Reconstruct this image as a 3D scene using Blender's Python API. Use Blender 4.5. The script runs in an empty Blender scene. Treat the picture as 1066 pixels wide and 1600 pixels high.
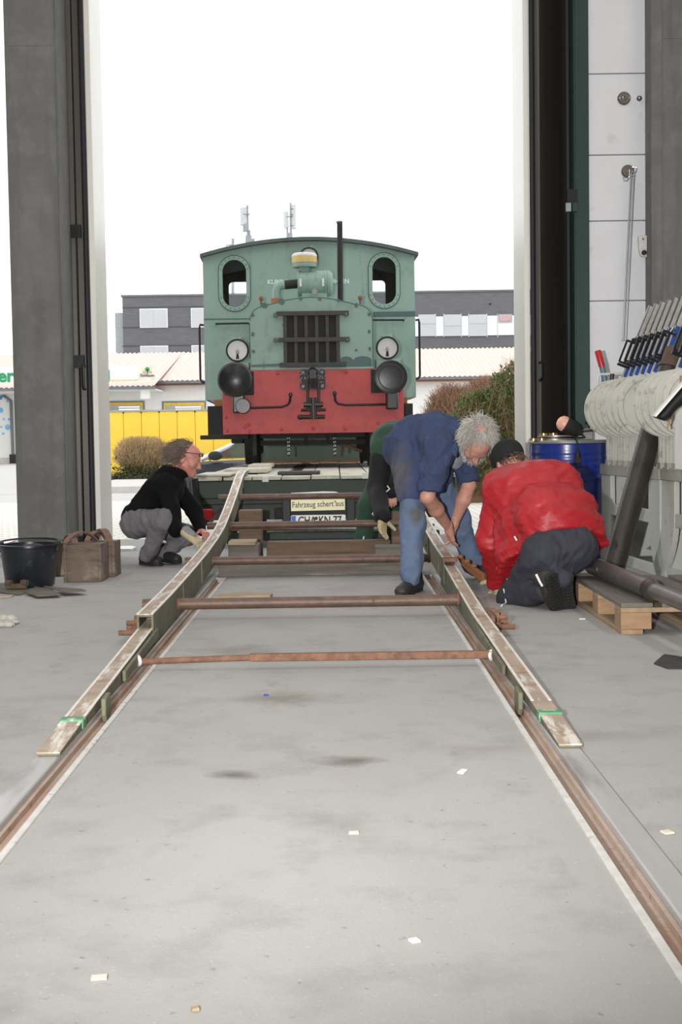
import bpy, bmesh, math, random
import numpy as np
from mathutils import Vector, Matrix

random.seed(7)
rng = np.random.default_rng(11)
SC = bpy.context.scene
COL = SC.collection
PI = math.pi

# ------------------------------------------------------------------ camera
FPX, VPX, VPY, ROLL, HCAM, CX, CY = 2073.0, 524.0, 688.0, 0.0150, 0.90, 533.0, 800.0
_y = np.array([VPX - CX, -(VPY - CY), FPX]); _y /= np.linalg.norm(_y)
_z = np.array([-ROLL, 1.0, -(_y[0] * -ROLL + _y[1]) / _y[2]]); _z /= np.linalg.norm(_z)
_x = -np.cross(_y, _z)
CAMM = np.array([_x, _y, _z])            # rows: world axes in (right, up, forward)
CAMC = np.array([0.0, 0.0, HCAM])
def at(x, y, Y):                          # point seen at a pixel, at depth Y from the camera
    d = CAMM @ np.array([x - CX, -(y - CY), FPX]); return CAMC + d * Y / d[1]
def atz(x, y, z=0.0):                     # point seen at a pixel, lying at height z
    d = CAMM @ np.array([x - CX, -(y - CY), FPX]); return CAMC + d * (z - HCAM) / d[2]
cam_d = bpy.data.cameras.new('camera'); cam = bpy.data.objects.new('camera', cam_d); COL.objects.link(cam)
cam_d.sensor_fit = 'VERTICAL'; cam_d.sensor_height = 36.0; cam_d.lens = FPX / 1600 * 36
cam_d.clip_start = 0.05; cam_d.clip_end = 600
Rm = Matrix(((CAMM[0, 0], CAMM[0, 1], -CAMM[0, 2]), (CAMM[1, 0], CAMM[1, 1], -CAMM[1, 2]), (CAMM[2, 0], CAMM[2, 1], -CAMM[2, 2])))
cam.matrix_world = Matrix.Translation(Vector(CAMC)) @ Rm.to_4x4()
SC.camera = cam

# ------------------------------------------------------------------ sky, lights, exposure
SC.view_settings.view_transform = 'Standard'; SC.view_settings.look = 'None'
SC.view_settings.gamma = 1.0; SC.view_settings.exposure = 0.0; SC.view_settings.use_curve_mapping = False
world = bpy.data.worlds.new('overcast_sky'); SC.world = world; world.use_nodes = True
wb = world.node_tree.nodes['Background']
wb.inputs[0].default_value = (0.97, 0.985, 1.0, 1); wb.inputs[1].default_value = 1.75
def area_light(name, loc, sx, sy, power, rot=(0, 0, 0), col=(1, 0.97, 0.93)):
    l = bpy.data.lights.new(name, 'AREA'); l.shape = 'RECTANGLE'; l.size = sx; l.size_y = sy; l.energy = power; l.color = col
    o = bpy.data.objects.new(name, l); COL.objects.link(o); o.location = loc; o.rotation_euler = rot
    return o
# fluorescent lamp rows under the hall roof
for row, ly in enumerate((-7.5, -2.5, 2.5, 7.0)):
    for side, lx in (('left', -4.0), ('middle', 0.0), ('right', 4.0)):
        area_light('hall_lamp_row%d_%s_offscreen' % (row + 1, side), (lx, ly, 6.5), 0.5, 3.0, 49)
# the photographer's flash, on the bracket left of the lens
fl = bpy.data.lights.new('camera_flash_offscreen', 'SPOT'); fl.energy = 2150; fl.spot_size = math.radians(84); fl.spot_blend = 1.0; fl.shadow_soft_size = 0.035
fl.color = (1, 0.985, 0.97)
flo = bpy.data.objects.new('camera_flash_offscreen', fl); COL.objects.link(flo); flo.location = (-0.42, -0.05, 0.98)
flo.rotation_euler = (Vector((0.3, 9.0, 2.6)) - flo.location).to_track_quat('-Z', 'Y').to_euler()

# ------------------------------------------------------------------ materials
def lin(c): return tuple((v / 255 / 12.92) if v / 255 <= 0.04045 else ((v / 255 + 0.055) / 1.055) ** 2.4 for v in c)
MATS = {}
def mat(name, rgb, rough=0.6, metal=0.0, var=0.15, scale=6.0, spot=None, bump=0.0, bscale=40.0, stretch=None, spec=0.5, emit=0.0, coat=0.0, alpha=None, trans=0.0):
    """procedural principled material; rgb in sRGB 0-255; spot = list of (rgb, lo, hi, scale[, stretch])"""
    m = bpy.data.materials.new(name); m.use_nodes = True; MATS[name] = m
    nt = m.node_tree; N = nt.nodes; L = nt.links; b = N['Principled BSDF']
    base = lin(rgb)
    tc = N.new('ShaderNodeTexCoord')
    def coords(st):
        if st is None: return tc.outputs['Object']
        mp = N.new('ShaderNodeMapping'); mp.inputs['Scale'].default_value = st
        L.new(tc.outputs['Object'], mp.inputs['Vector']); return mp.outputs[0]
    n1 = N.new('ShaderNodeTexNoise'); n1.inputs['Scale'].default_value = scale; n1.inputs['Detail'].default_value = 6; n1.inputs['Roughness'].default_value = 0.62
    L.new(coords(stretch), n1.inputs['Vector'])
    rp = N.new('ShaderNodeValToRGB'); L.new(n1.outputs[0], rp.inputs[0])
    lo = tuple(max(0, v * (1 - var)) for v in base); hi = tuple(min(1, v * (1 + var)) for v in base)
    rp.color_ramp.elements[0].position = 0.3; rp.color_ramp.elements[0].color = lo + (1,)
    rp.color_ramp.elements[1].position = 0.7; rp.color_ramp.elements[1].color = hi + (1,)
    cur = rp.outputs[0]
    for i, s in enumerate(spot or []):
        c, a, z, sc = s[:4]
        n2 = N.new('ShaderNodeTexNoise'); n2.inputs['Scale'].default_value = sc; n2.inputs['Detail'].default_value = 5; n2.inputs['Roughness'].default_value = 0.6
        L.new(coords(s[4] if len(s) > 4 else None), n2.inputs['Vector'])
        r2 = N.new('ShaderNodeValToRGB'); r2.color_ramp.elements[0].position = a; r2.color_ramp.elements[1].position = z
        L.new(n2.outputs[0], r2.inputs[0])
        mx = N.new('ShaderNodeMix'); mx.data_type = 'RGBA'
        L.new(r2.outputs[0], mx.inputs[0]); L.new(cur, mx.inputs[6]); mx.inputs[7].default_value = lin(c) + (1,)
        cur = mx.outputs[2]
    L.new(cur, b.inputs['Base Color'])
    b.inputs['Roughness'].default_value = rough; b.inputs['Metallic'].default_value = metal
    b.inputs['Specular IOR Level'].default_value = spec; b.inputs['Coat Weight'].default_value = coat
    if trans: b.inputs['Transmission Weight'].default_value = trans
    if alpha is not None: b.inputs['Alpha'].default_value = alpha
    if emit: L.new(cur, b.inputs['Emission Color']); b.inputs['Emission Strength'].default_value = emit
    if bump:
        n3 = N.new('ShaderNodeTexNoise'); n3.inputs['Scale'].default_value = bscale; n3.inputs['Detail'].default_value = 5
        L.new(coords(stretch), n3.inputs['Vector'])
        bp = N.new('ShaderNodeBump'); bp.inputs['Strength'].default_value = bump; bp.inputs['Distance'].default_value = 0.01
        L.new(n3.outputs[0], bp.inputs['Height']); L.new(bp.outputs[0], b.inputs['Normal'])
    return m

# ------------------------------------------------------------------ mesh helpers
def perp(d):
    d = np.asarray(d, float); d = d / (np.linalg.norm(d) + 1e-12)
    a = np.array([0, 0, 1.0]) if abs(d[2]) < 0.9 else np.array([1.0, 0, 0])
    u = np.cross(d, a); u /= np.linalg.norm(u); return d, u, np.cross(d, u)
class MB:
    def __init__(s): s.v = []; s.f = []
    def add(s, vs, fs):
        o = len(s.v); s.v += [tuple(map(float, p)) for p in vs]; s.f += [tuple(o + i for i in f) for f in fs]; return s
    def box(s, x0, x1, y0, y1, z0, z1):
        return s.add([(x0, y0, z0), (x1, y0, z0), (x1, y1, z0), (x0, y1, z0), (x0, y0, z1), (x1, y0, z1), (x1, y1, z1), (x0, y1, z1)],
                     [(0, 3, 2, 1), (4, 5, 6, 7), (0, 1, 5, 4), (1, 2, 6, 5), (2, 3, 7, 6), (3, 0, 4, 7)])
    def hexa(s, p):      # 8 points, bottom ring then top ring
        return s.add(p, [(0, 3, 2, 1), (4, 5, 6, 7), (0, 1, 5, 4), (1, 2, 6, 5), (2, 3, 7, 6), (3, 0, 4, 7)])
    def obox(s, c, ax, ay, az):          # centre and three half vectors
        c, ax, ay, az = (np.asarray(q, float) for q in (c, ax, ay, az))
        return s.hexa([c - ax - ay - az, c + ax - ay - az, c + ax + ay - az, c - ax + ay - az, c - ax - ay + az, c + ax - ay + az, c + ax + ay + az, c - ax + ay + az])
    def bar(s, p0, p1, w, h, up=(0, 0, 1)):   # rectangular bar from p0 to p1
        p0 = np.asarray(p0, float); p1 = np.asarray(p1, float); d = p1 - p0; L = np.linalg.norm(d); d = d / L
        u = np.cross(d, up); u /= np.linalg.norm(u); n = np.cross(u, d)
        return s.obox((p0 + p1) / 2, d * L / 2, u * w / 2, n * h / 2)
    def cyl(s, p0, p1, r0, r1=None, n=16, caps=True):
        r1 = r0 if r1 is None else r1
        p0 = np.asarray(p0, float); p1 = np.asarray(p1, float); d, u, w = perp(p1 - p0)
        vs = []
        for p, r in ((p0, r0), (p1, r1)):
            for i in range(n):
                a = 2 * PI * i / n; vs.append(p + (u * math.cos(a) + w * math.sin(a)) * r)
        fs = [(i, (i + 1) % n, n + (i + 1) % n, n + i) for i in range(n)]
        if caps: fs += [tuple(range(n - 1, -1, -1)), tuple(range(n, 2 * n))]
        return s.add(vs, fs)
    def tube(s, pts, r, n=8, caps=True, closed=False):
        pts = [np.asarray(p, float) for p in pts]; m = len(pts); vs = []
        rr = r if hasattr(r, '__len__') else [r] * m
        prev = None
        for i, p in enumerate(pts):
            if closed: d = pts[(i + 1) % m] - pts[i - 1]
            else: d = pts[min(i + 1, m - 1)] - pts[max(i - 1, 0)]
            d = d / (np.linalg.norm(d) + 1e-12)
            if prev is None: _, u, w = perp(d)
            else:
                u = prev - d * np.dot(prev, d); u /= np.linalg.norm(u) + 1e-12; w = np.cross(d, u)
            prev = u
            for k in range(n):
                a = 2 * PI * k / n; vs.append(p + (u * math.cos(a) + w * math.sin(a)) * rr[i])
        fs = []
        for i in range(m if closed else m - 1):
            j = (i + 1) % m
            fs += [(i * n + k, i * n + (k + 1) % n, j * n + (k + 1) % n, j * n + k) for k in range(n)]
        if caps and not closed: fs += [tuple(range(n - 1, -1, -1)), tuple(range((m - 1) * n, m * n))]
        return s.add(vs, fs)
    def lathe(s, prof, c, axis=(0, 0, 1), n=24, closed=False):   # prof: (r, h) along axis
        d, u, w = perp(axis); c = np.asarray(c, float); vs = []
        for r, h in prof:
            for k in range(n):
                a = 2 * PI * k / n; vs.append(c + d * h + (u * math.cos(a) + w * math.sin(a)) * max(r, 1e-4))
        fs = []; m = len(prof)
        for i in range(m if closed else m - 1):
            j = (i + 1) % m
            fs += [(i * n + k, i * n + (k + 1) % n, j * n + (k + 1) % n, j * n + k) for k in range(n)]
        if not closed: fs += [tuple(range(n - 1, -1, -1)), tuple(range((m - 1) * n, m * n))]
        return s.add(vs, fs)
    def prism(s, poly, a, b, plane='xz'):
        n = len(poly)
        def P(q, t): return {'xz': (q[0], t, q[1]), 'yz': (t, q[0], q[1]), 'xy': (q[0], q[1], t)}[plane]
        vs = [P(q, a) for q in poly] + [P(q, b) for q in poly]
        fs = [tuple(range(n)), tuple(range(2 * n - 1, n - 1, -1))] + [(i, n + i, n + (i + 1) % n, (i + 1) % n) for i in range(n)]
        return s.add(vs, fs)
    def ring(s, inner, outer, a, b, plane='xz'):   # plate between two closed loops of equal count, with thickness
        n = len(inner)
        def P(q, t): return {'xz': (q[0], t, q[1]), 'yz': (t, q[0], q[1]), 'xy': (q[0], q[1], t)}[plane]
        vs = [P(q, a) for q in inner] + [P(q, a) for q in outer] + [P(q, b) for q in inner] + [P(q, b) for q in outer]
        fs = []
        for i in range(n):
            j = (i + 1) % n
            fs += [(i, j, n + j, n + i), (2 * n + i, 3 * n + i, 3 * n + j, 2 * n + j), (n + i, n + j, 3 * n + j, 3 * n + i), (i, 2 * n + i, 2 * n + j, j)]
        return s.add(vs, fs)
    def ell(s, c, rx, ry, rz, n=16, m=10, R=None):
        vs = []; c = np.asarray(c, float)
        for i in range(m + 1):
            th = PI * i / m
            for k in range(n):
                ph = 2 * PI * k / n
                q = np.array([rx * math.sin(th) * math.cos(ph), ry * math.sin(th) * math.sin(ph), rz * math.cos(th)])
                vs.append(c + (R @ q if R is not None else q))
        fs = [(i * n + k, (i + 1) * n + k, (i + 1) * n + (k + 1) % n, i * n + (k + 1) % n) for i in range(m) for k in range(n)]
        return s.add(vs, fs)
    def torus(s, c, axis, R, r, n=28, m=8):
        d, u, w = perp(axis); c = np.asarray(c, float)
        return s.tube([c + (u * math.cos(2 * PI * i / n) + w * math.sin(2 * PI * i / n)) * R for i in range(n)], r, m, closed=True)
    def build(s, name, m, parent=None, smooth=True, bevel=0.0, local=False, angle=0.6, fix=True):
        me = bpy.data.meshes.new(name)
        v = np.array(s.v, float)
        if parent is None: off = np.array([(v[:, 0].min() + v[:, 0].max()) / 2, (v[:, 1].min() + v[:, 1].max()) / 2, v[:, 2].min()])
        elif local: off = np.zeros(3)
        else: off = wloc(parent)
        me.from_pydata((v - off).tolist(), [], s.f); me.validate()
        if fix:
            bm = bmesh.new(); bm.from_mesh(me); bmesh.ops.recalc_face_normals(bm, faces=bm.faces); bm.to_mesh(me); bm.free()
        if smooth:
            me.polygons.foreach_set('use_smooth', [True] * len(me.polygons)); me.set_sharp_from_angle(angle=angle)
        if m is not None: me.materials.append(MATS[m] if isinstance(m, str) else m)
        o = bpy.data.objects.new(name, me); COL.objects.link(o)
        if parent is None: o.location = off
        else: o.parent = parent
        if bevel:
            bv = o.modifiers.new('edge', 'BEVEL'); bv.width = bevel; bv.segments = 2; bv.limit_method = 'ANGLE'; bv.angle_limit = 0.7
        return o
def wloc(o):
    p = np.zeros(3)
    while o is not None: p = p + np.array(o.location); o = o.parent
    return p
def empty(name, loc, rz=0.0):
    o = bpy.data.objects.new(name, None); COL.objects.link(o); o.location = loc; o.rotation_euler = (0, 0, rz); o.empty_display_size = 0.2
    return o
def tag(o, label=None, cat=None, group=None, kind=None):
    if label: o['label'] = label
    if cat: o['category'] = cat
    if group: o['group'] = group
    if kind: o['kind'] = kind
    return o
def thing(name, label, cat, loc=(0, 0, 0), rz=0.0, group=None): return tag(empty(name, loc, rz), label, cat, group)
def struct(o, label=None): o['kind'] = 'structure'; return tag(o, label) if label else o
def inst(src, parent, loc, rot=(0, 0, 0), name=None, scale=None):     # another object sharing src's mesh
    c = src.copy(); COL.objects.link(c); c.parent = parent; c.location = loc; c.rotation_euler = rot
    if scale is not None: c.scale = (scale,) * 3 if not hasattr(scale, '__len__') else scale
    if name: c.name = name
    return c
def repeat(name, mb, m, parent, places, **kw):   # one small shared mesh put at many places of a parent (local coordinates)
    out = []
    for i, pl in enumerate(places):
        loc, rot = (pl if len(pl) == 2 and hasattr(pl[0], '__len__') else (pl, (0, 0, 0)))
        if i == 0: o = mb.build(name, m, parent, local=True, **kw); o.location = loc; o.rotation_euler = rot
        else: o = inst(out[0], parent, loc, rot)
        out.append(o)
    return out
def text_mb(string, size, depth=0.004, align='CENTER', bold=0.0, sx=1.0):
    c = bpy.data.curves.new('t', 'FONT'); c.body = string; c.size = size; c.extrude = depth / 2; c.align_x = align; c.align_y = 'CENTER'; c.offset = bold
    c.resolution_u = 3
    o = bpy.data.objects.new('t', c); me = bpy.data.meshes.new_from_object(o)
    mb = MB(); mb.v = [(v.co.x * sx, v.co.y, v.co.z) for v in me.vertices]; mb.f = [tuple(p.vertices) for p in me.polygons]
    bpy.data.objects.remove(o); bpy.data.curves.remove(c); bpy.data.meshes.remove(me)
    return mb
def to_xz(mb, c, sgn=1):   # text lying in xy -> standing, facing -y
    mb.v = [(c[0] + x, c[1] - z, c[2] + y) for x, y, z in mb.v]; return mb
def rrect(x0, x1, z0, z1, r, n=6):
    out = []
    for cx, cz, a0 in ((x1 - r, z1 - r, 0), (x0 + r, z1 - r, PI / 2), (x0 + r, z0 + r, PI), (x1 - r, z0 + r, 1.5 * PI)):
        for i in range(n + 1):
            a = a0 + PI / 2 * i / n; out.append((cx + r * math.cos(a), cz + r * math.sin(a)))
    return out
# ------------------------------------------------------------------ material library
mat('asphalt', (150, 149, 146), 0.9, var=0.18, scale=30, bump=0.3, bscale=200)
mat('road', (186, 184, 180), 0.9, var=0.08, scale=3)
mat('kerbstone', (196, 192, 186), 0.9, var=0.1, scale=4)
mat('soil', (92, 84, 70), 0.95, var=0.3, scale=8)
mat('rust', (122, 88, 68), 0.85, 0.0, 0.25, 14, [((88, 64, 52), 0.45, 0.7, 30), ((160, 120, 90), 0.6, 0.8, 60)], 0.3, 120)
mat('rust_groove', (170, 150, 136), 0.9, 0.0, 0.15, 9, [((150, 106, 76), 0.52, 0.7, 5, (1, .3, 1)), ((110, 96, 86), 0.62, 0.75, 25)], 0.3, 120)
mat('rail_top', (182, 181, 179), 0.42, 0.25, 0.12, 5, [((128, 122, 116), 0.55, 0.8, 9, (1, .2, 1))], 0.05, 60, (1, 0.15, 1))
mat('edge_steel', (205, 203, 198), 0.6, 0.1, 0.12, 20, [((140, 120, 104), 0.62, 0.75, 30)])
mat('concrete_column', (105, 105, 103), 0.85, 0, 0.16, 2.2, [((120, 120, 118), 0.5, 0.8, 7), ((90, 90, 88), 0.5, 0.8, 3.5, (2.5, 2.5, 0.25))], 0.2, 45)
mat('concrete_light', (158, 154, 146), 0.85, 0, 0.12, 4, [((120, 117, 110), 0.55, 0.75, 8, (2, 2, 0.3))], 0.2, 50)
mat('wall_white', (214, 215, 218), 0.75, 0, 0.04, 3, [((186, 186, 188), 0.62, 0.8, 5)], 0.06, 30)
mat('joint', (150, 148, 146), 0.9)
mat('hall_paint', (190, 190, 186), 0.9)
mat('door_dark', (92, 88, 82), 0.32, 0.2, 0.1, 1.5, stretch=(3, 3, 0.3))
mat('door_white', (222, 220, 212), 0.35, 0, 0.04, 2)
mat('rubber', (22, 23, 26), 0.6)
mat('frame_green', (20, 52, 47), 0.45, 0, 0.12, 3)
mat('gal_steel', (150, 156, 160), 0.4, 0.8, 0.1, 12)
mat('steel_strip', (150, 158, 160), 0.5, 0.3, 0.08)
mat('dark_steel', (70, 66, 64), 0.45, 0.7, 0.2, 20)
mat('black_paint', (20, 20, 22), 0.3, 0.0, 0.3, 12, [((48, 46, 44), 0.64, 0.8, 25)], 0.05, 80)
mat('black_matt', (30, 29, 29), 0.75, 0, 0.25, 12, [((70, 62, 56), 0.62, 0.8, 18)])
mat('chrome', (210, 210, 212), 0.15, 1.0, 0.05)
mat('glass', (225, 235, 235), 0.03, 0, 0.0, trans=1.0)
mat('white_paint', (226, 226, 226), 0.6, 0, 0.04)

# concrete floor: dusty grey with oil stains lying on it
for fname, fk in (('concrete_floor', 0.96),):
    def tint(*c, k=fk): return tuple(v * k for v in c)
    m = mat(fname, tint(172, 170, 167), 0.82, 0, 0.07, 1.6, [(tint(156, 154, 151), 0.5, 0.75, 5.5), (tint(190, 188, 184), 0.62, 0.72, 90), (tint(132, 128, 122), 0.68, 0.84, 3.0, (1, 0.45, 1)), (tint(140, 136, 130), 0.66, 0.72, 34)], 0.10, 160, (1, 0.55, 1))
    nt = m.node_tree; N = nt.nodes; L = nt.links; b = N['Principled BSDF']
    cur = b.inputs['Base Color'].links[0].from_socket
    geo = N.new('ShaderNodeNewGeometry'); nz = N.new('ShaderNodeTexNoise'); nz.inputs['Scale'].default_value = 9; nz.inputs['Detail'].default_value = 4
    L.new(geo.outputs['Position'], nz.inputs['Vector'])
    for px_, py_, rx, ry, st, col in ((545, 1189, .115, .075, .8, (96, 88, 78)), (362, 1211, .075, .055, .8, (88, 82, 74)), (372, 1016, .22, .17, .55, (112, 102, 88)), (440, 1092, .2, .16, .6, (108, 98, 84)),
                                  (760, 1170, .25, .08, .3, (120, 108, 96)), (120, 1090, .4, .1, .3, (124, 118, 110)), (950, 1150, .3, .08, .3, (124, 116, 106)),):
        c = atz(px_, py_)
        sb = N.new('ShaderNodeVectorMath'); sb.operation = 'SUBTRACT'; L.new(geo.outputs['Position'], sb.inputs[0]); sb.inputs[1].default_value = tuple(c)
        ml = N.new('ShaderNodeVectorMath'); ml.operation = 'MULTIPLY'; L.new(sb.outputs[0], ml.inputs[0]); ml.inputs[1].default_value = (1 / rx, 1 / ry, 0)
        ln = N.new('ShaderNodeVectorMath'); ln.operation = 'LENGTH'; L.new(ml.outputs[0], ln.inputs[0])
        ad = N.new('ShaderNodeMath'); ad.operation = 'MULTIPLY_ADD'; L.new(nz.outputs[0], ad.inputs[0]); ad.inputs[1].default_value = 1.3; L.new(ln.outputs['Value'], ad.inputs[2])
        mr = N.new('ShaderNodeMapRange'); mr.inputs[1].default_value = 0.75; mr.inputs[2].default_value = 1.7; mr.inputs[3].default_value = st; mr.inputs[4].default_value = 0
        L.new(ad.outputs[0], mr.inputs[0])
        mx = N.new('ShaderNodeMix'); mx.data_type = 'RGBA'; L.new(mr.outputs[0], mx.inputs[0]); L.new(cur, mx.inputs[6]); mx.inputs[7].default_value = lin(col) + (1,)
        cur = mx.outputs[2]
    L.new(cur, b.inputs['Base Color'])

# clinker pavers outside (pieces only a few pixels deep: brick pattern)
m = mat('pavers', (206, 200, 188), 0.9)
nt = m.node_tree; N = nt.nodes; L = nt.links
bt = N.new('ShaderNodeTexBrick'); tc = N.new('ShaderNodeTexCoord'); L.new(tc.outputs['Object'], bt.inputs['Vector'])
bt.inputs['Scale'].default_value = 1; bt.inputs['Brick Width'].default_value = 0.24; bt.inputs['Row Height'].default_value = 0.16; bt.inputs['Mortar Size'].default_value = 0.014
bt.inputs['Color1'].default_value = lin((232, 228, 218)) + (1,); bt.inputs['Color2'].default_value = lin((222, 217, 208)) + (1,); bt.inputs['Mortar'].default_value = lin((178, 172, 160)) + (1,)
L.new(bt.outputs[0], N['Principled BSDF'].inputs['Base Color'])

# ------------------------------------------------------------------ floor and track
TX = -0.09
RI, RO, GI = 0.7175, 0.7875, 0.6475          # running edge, rail outside, groove inside (from the track centre)
YE = 8.78
fm = MB()
fm.box(-9, TX - RO, -14, YE, -0.3, 0).box(TX + RO, 7, -14, YE, -0.3, 0).box(-9, 7, YE, 9.75, -0.3, 0)
struct(fm.build('floor', 'concrete_floor', smooth=False))
struct(MB().box(TX - GI, TX + GI, -14, YE, -0.3, 0).build('floor_track_slab', 'concrete_floor', smooth=False))
for sgn, lab in ((-1, 'running rail set in the floor on the bucket side'), (1, 'running rail set in the floor on the pallet side')):
    r = thing('track_rail', lab + ', polished head and rusty groove', 'rail', (TX + sgn * 0.7525, -2, -0.08), group='rails of the hall track')
    a, c_ = sorted((TX + sgn * RI, TX + sgn * RO))
    MB().box(a, c_, -14, YE, -0.08, 0.004).build('rail_head', 'rail_top', r, bevel=0.006)
    w0, w1 = sorted((TX + sgn * (RI - 0.001), TX + sgn * (RI - 0.012)))
    MB().box(w0, w1, -14, YE, -0.08, -0.012).build('rail_web', 'rust_groove', r)
    a, c_ = sorted((TX + sgn * RI - sgn * .001, TX + sgn * GI))
    MB().box(a, c_, -14, YE, -0.08, -0.03).build('groove_bed', 'rust_groove', r)
    a, c_ = sorted((TX + sgn * (GI + 0.016), TX + sgn * (GI - 0.004)))
    MB().box(a, c_, -14, YE, -0.06, 0.005).build('groove_edging', 'edge_steel', r, bevel=0.003)

# ------------------------------------------------------------------ yard outside
def strip(name, x0, x1, pts, m, thick=0.3):
    mb = MB(); n = len(pts)
    poly = [(y, z) for y, z in pts] + [(y, z - thick) for y, z in reversed(pts)]
    mb.prism(poly, x0, x1, 'yz'); return struct(mb.build(name, m, smooth=False))
strip('yard_asphalt', -40, 40, [(9.75, -0.004), (11.2, -0.055), (14.2, -0.125)], 'asphalt')
strip('yard_paving', -40, 40, [(14.2, -0.125), (18, -0.2), (25.3, -0.2)], 'pavers')
strip('street', -120, 120, [(25.3, -0.2), (29.6, -0.205)], 'road')
strip('pavement', -5.9, 120, [(29.6, -0.06), (35.6, -0.06)], 'kerbstone')
strip('planting_bed', -6.6, 120, [(35.6, -0.13), (38.9, -0.13)], 'soil')
strip('street_far', -160, 160, [(38.9, -0.2), (240, -0.2)], 'road')
strip('side_street', -120, -6.6, [(29.6, -0.2), (38.9, -0.2)], 'road')

# ------------------------------------------------------------------ hall shell
YW = 10.4
def X_at(x, y, Y): return at(x, y, Y)[0]
xcl0, xcl1 = X_at(28, 850, 10.1), X_at(104, 850, 10.1)        # left column
xcr = X_at(1021, 500, 10.15)                                  # right column
struct(MB().box(-9.3, 7.3, -14.3, YW + 0.35, 7.0, 7.2).build('ceiling', 'hall_paint', smooth=False))
struct(MB().box(-9.3, -9, -14, YW, 0, 7).build('wall_left', 'hall_paint', smooth=False))
struct(MB().box(7, 7.3, -14, YW, 0, 7).build('wall_right', 'hall_paint', smooth=False))
struct(MB().box(-9.3, 7.3, -14.3, -14, 0, 7).build('wall_back', 'hall_paint', smooth=False))
struct(MB().box(-9, 7, YW + 0.02, YW + 0.32, 5.0, 7).build('wall_front_lintel', 'wall_white', smooth=False))
struct(MB().box(-9, -6.6, YW, YW + 0.3, 0, 5).build('wall_front_far', 'wall_white', smooth=False))
for nm, x0, x1, y0 in (('column_left', xcl0, xcl1, 10.1), ('column_right', xcr + 0.075, xcr + 0.62, 10.15)):
    col_ = MB().prism([(x0, y0 + .01), (x0 + .01, y0), (x1 - .012, y0), (x1, y0 + .012), (x1, y0 + 0.42), (x0, y0 + 0.42)], 0, 6.98, 'xy').build(nm, 'concrete_column', smooth=False)
    struct(col_)
    zj = at(50, 70, 10.1)[2]
    MB().box(x0 + .004, x1 - .004, y0 - 0.003, y0 + .01, zj - .006, zj + .006).build('formwork_joint', 'concrete_column', col_)
c_ = struct(MB().prism([(xcr, 10.2), (xcr + 0.075, 10.165), (xcr + 0.075, 10.55), (xcr, 10.55)], 0, 6.98, 'xy').build('column_chamfer', 'concrete_column', smooth=False))
# side strip of the left column, same concrete
struct(MB().box(xcl1, xcl1 + 0.012, 10.14, 10.52, 0, 6.98).build('column_side_strip', 'concrete_column', smooth=False))
# white wall panels between the door post and the right column
wx0, wx1 = X_at(921, 400, YW), X_at(1013, 400, YW)
wr = struct(MB().box(wx0, wx1 + .1, YW + 0.03, YW + 0.3, 0, 5.0).build('wall_front', 'joint', smooth=False))
zs = [0.0, 0.62, 1.26] + [at(960, y, YW)[2] for y in (470, 345, 242, 115)] + [5.0]
for a, c_ in zip(zs[:-1], zs[1:]):
    MB().box(wx0, wx1 + .06, YW, YW + 0.04, a + 0.004, c_ - 0.004).build('wall_panel', 'wall_white', wr, bevel=0.004)
MB().box(wx1 - .01, wx1 + .025, YW - 0.06, YW - .002, 0, 5).build('corner_strip', 'steel_strip', wr)
for k in range(9):
    z = at(1015, 64 + 86.5 * k, YW)[2]
    if z > .2: MB().cyl((wx1 + .01, YW - .061, z), (wx1 + .01, YW - .07, z), .008, n=8).build('strip_screw', 'chrome', wr)
struct(MB().box(wx1 + .06, 7, YW + .05, YW + .3, 0, 5).build('wall_front_side', 'wall_white', smooth=False))

# green door post
px0, px1 = X_at(897, 400, YW), X_at(920, 400, YW)
dp = struct(MB().box(px0, px1, YW - 0.03, YW + 0.25, 0, 5.0).build('door_post', 'frame_green', smooth=False, bevel=.004))
MB().box(px0 + .012, px0 + .032, YW - .042, YW - .03, 0, 5).build('post_rib', 'frame_green', dp)
hz = at(890, 310, YW)[2]
MB().box(px0 - .06, px0 + .02, YW - .06, YW - .03, hz - .045, hz + .06).build('hinge', 'black_paint', dp)
MB().box(px0 - .07, px0 - .03, YW - .062, YW - .03, hz - .11, hz - .045).build('hinge_pin', 'gal_steel', dp)
MB().box(px0 - .02, px0 + .02, YW - .062, YW - .03, hz - .11, hz - .045).build('hinge_block', 'frame_green', dp)

def leaf(name, p, q, th, m, H=4.95, z0=0.02):      # a standing door leaf between two ground points
    p = np.array(p); q = np.array(q); d = q - p; d = d / np.linalg.norm(d); n = np.array([-d[1], d[0]]) * th / 2
    return MB().prism([tuple(p - n), tuple(q - n), tuple(q + n), tuple(p + n)], z0, H, 'xy')
# left folding door: two narrow leaves folded outwards beside the column
xl = [X_at(x, 840, 10.55) for x in (122, 140, 150)]
d1 = struct(empty('door_1', (xl[1], 10.6, 0)))
leaf('l', (xl[0] + .0, 10.56), (xl[0] - .03, 11.25), .08, 'd').build('door_leaf', 'door_dark', d1, bevel=.006)
leaf('l', (xl[1] - .02, 10.60), (xl[1] - .04, 11.28), .06, 'd').build('door_leaf', 'door_dark', d1, bevel=.006)
MB().cyl((xl[1] + .028, 10.56, .03), (xl[1] + .028, 10.56, 4.9), .022, n=12).build('door_seal', 'rubber', d1)
leaf('l', (xl[2] + .02, 10.57), (xl[2] - .005, 11.24), .045, 'd').build('door_leaf', 'door_white', d1, bevel=.006)
MB().cyl((xl[2] - .004, 11.27, .03), (xl[2] - .004, 11.27, 4.9), .012, n=8).build('door_seal', 'rubber', d1)
hx = X_at(131, 580, 10.5); hzz = at(131, 590, 10.5)[2]
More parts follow.
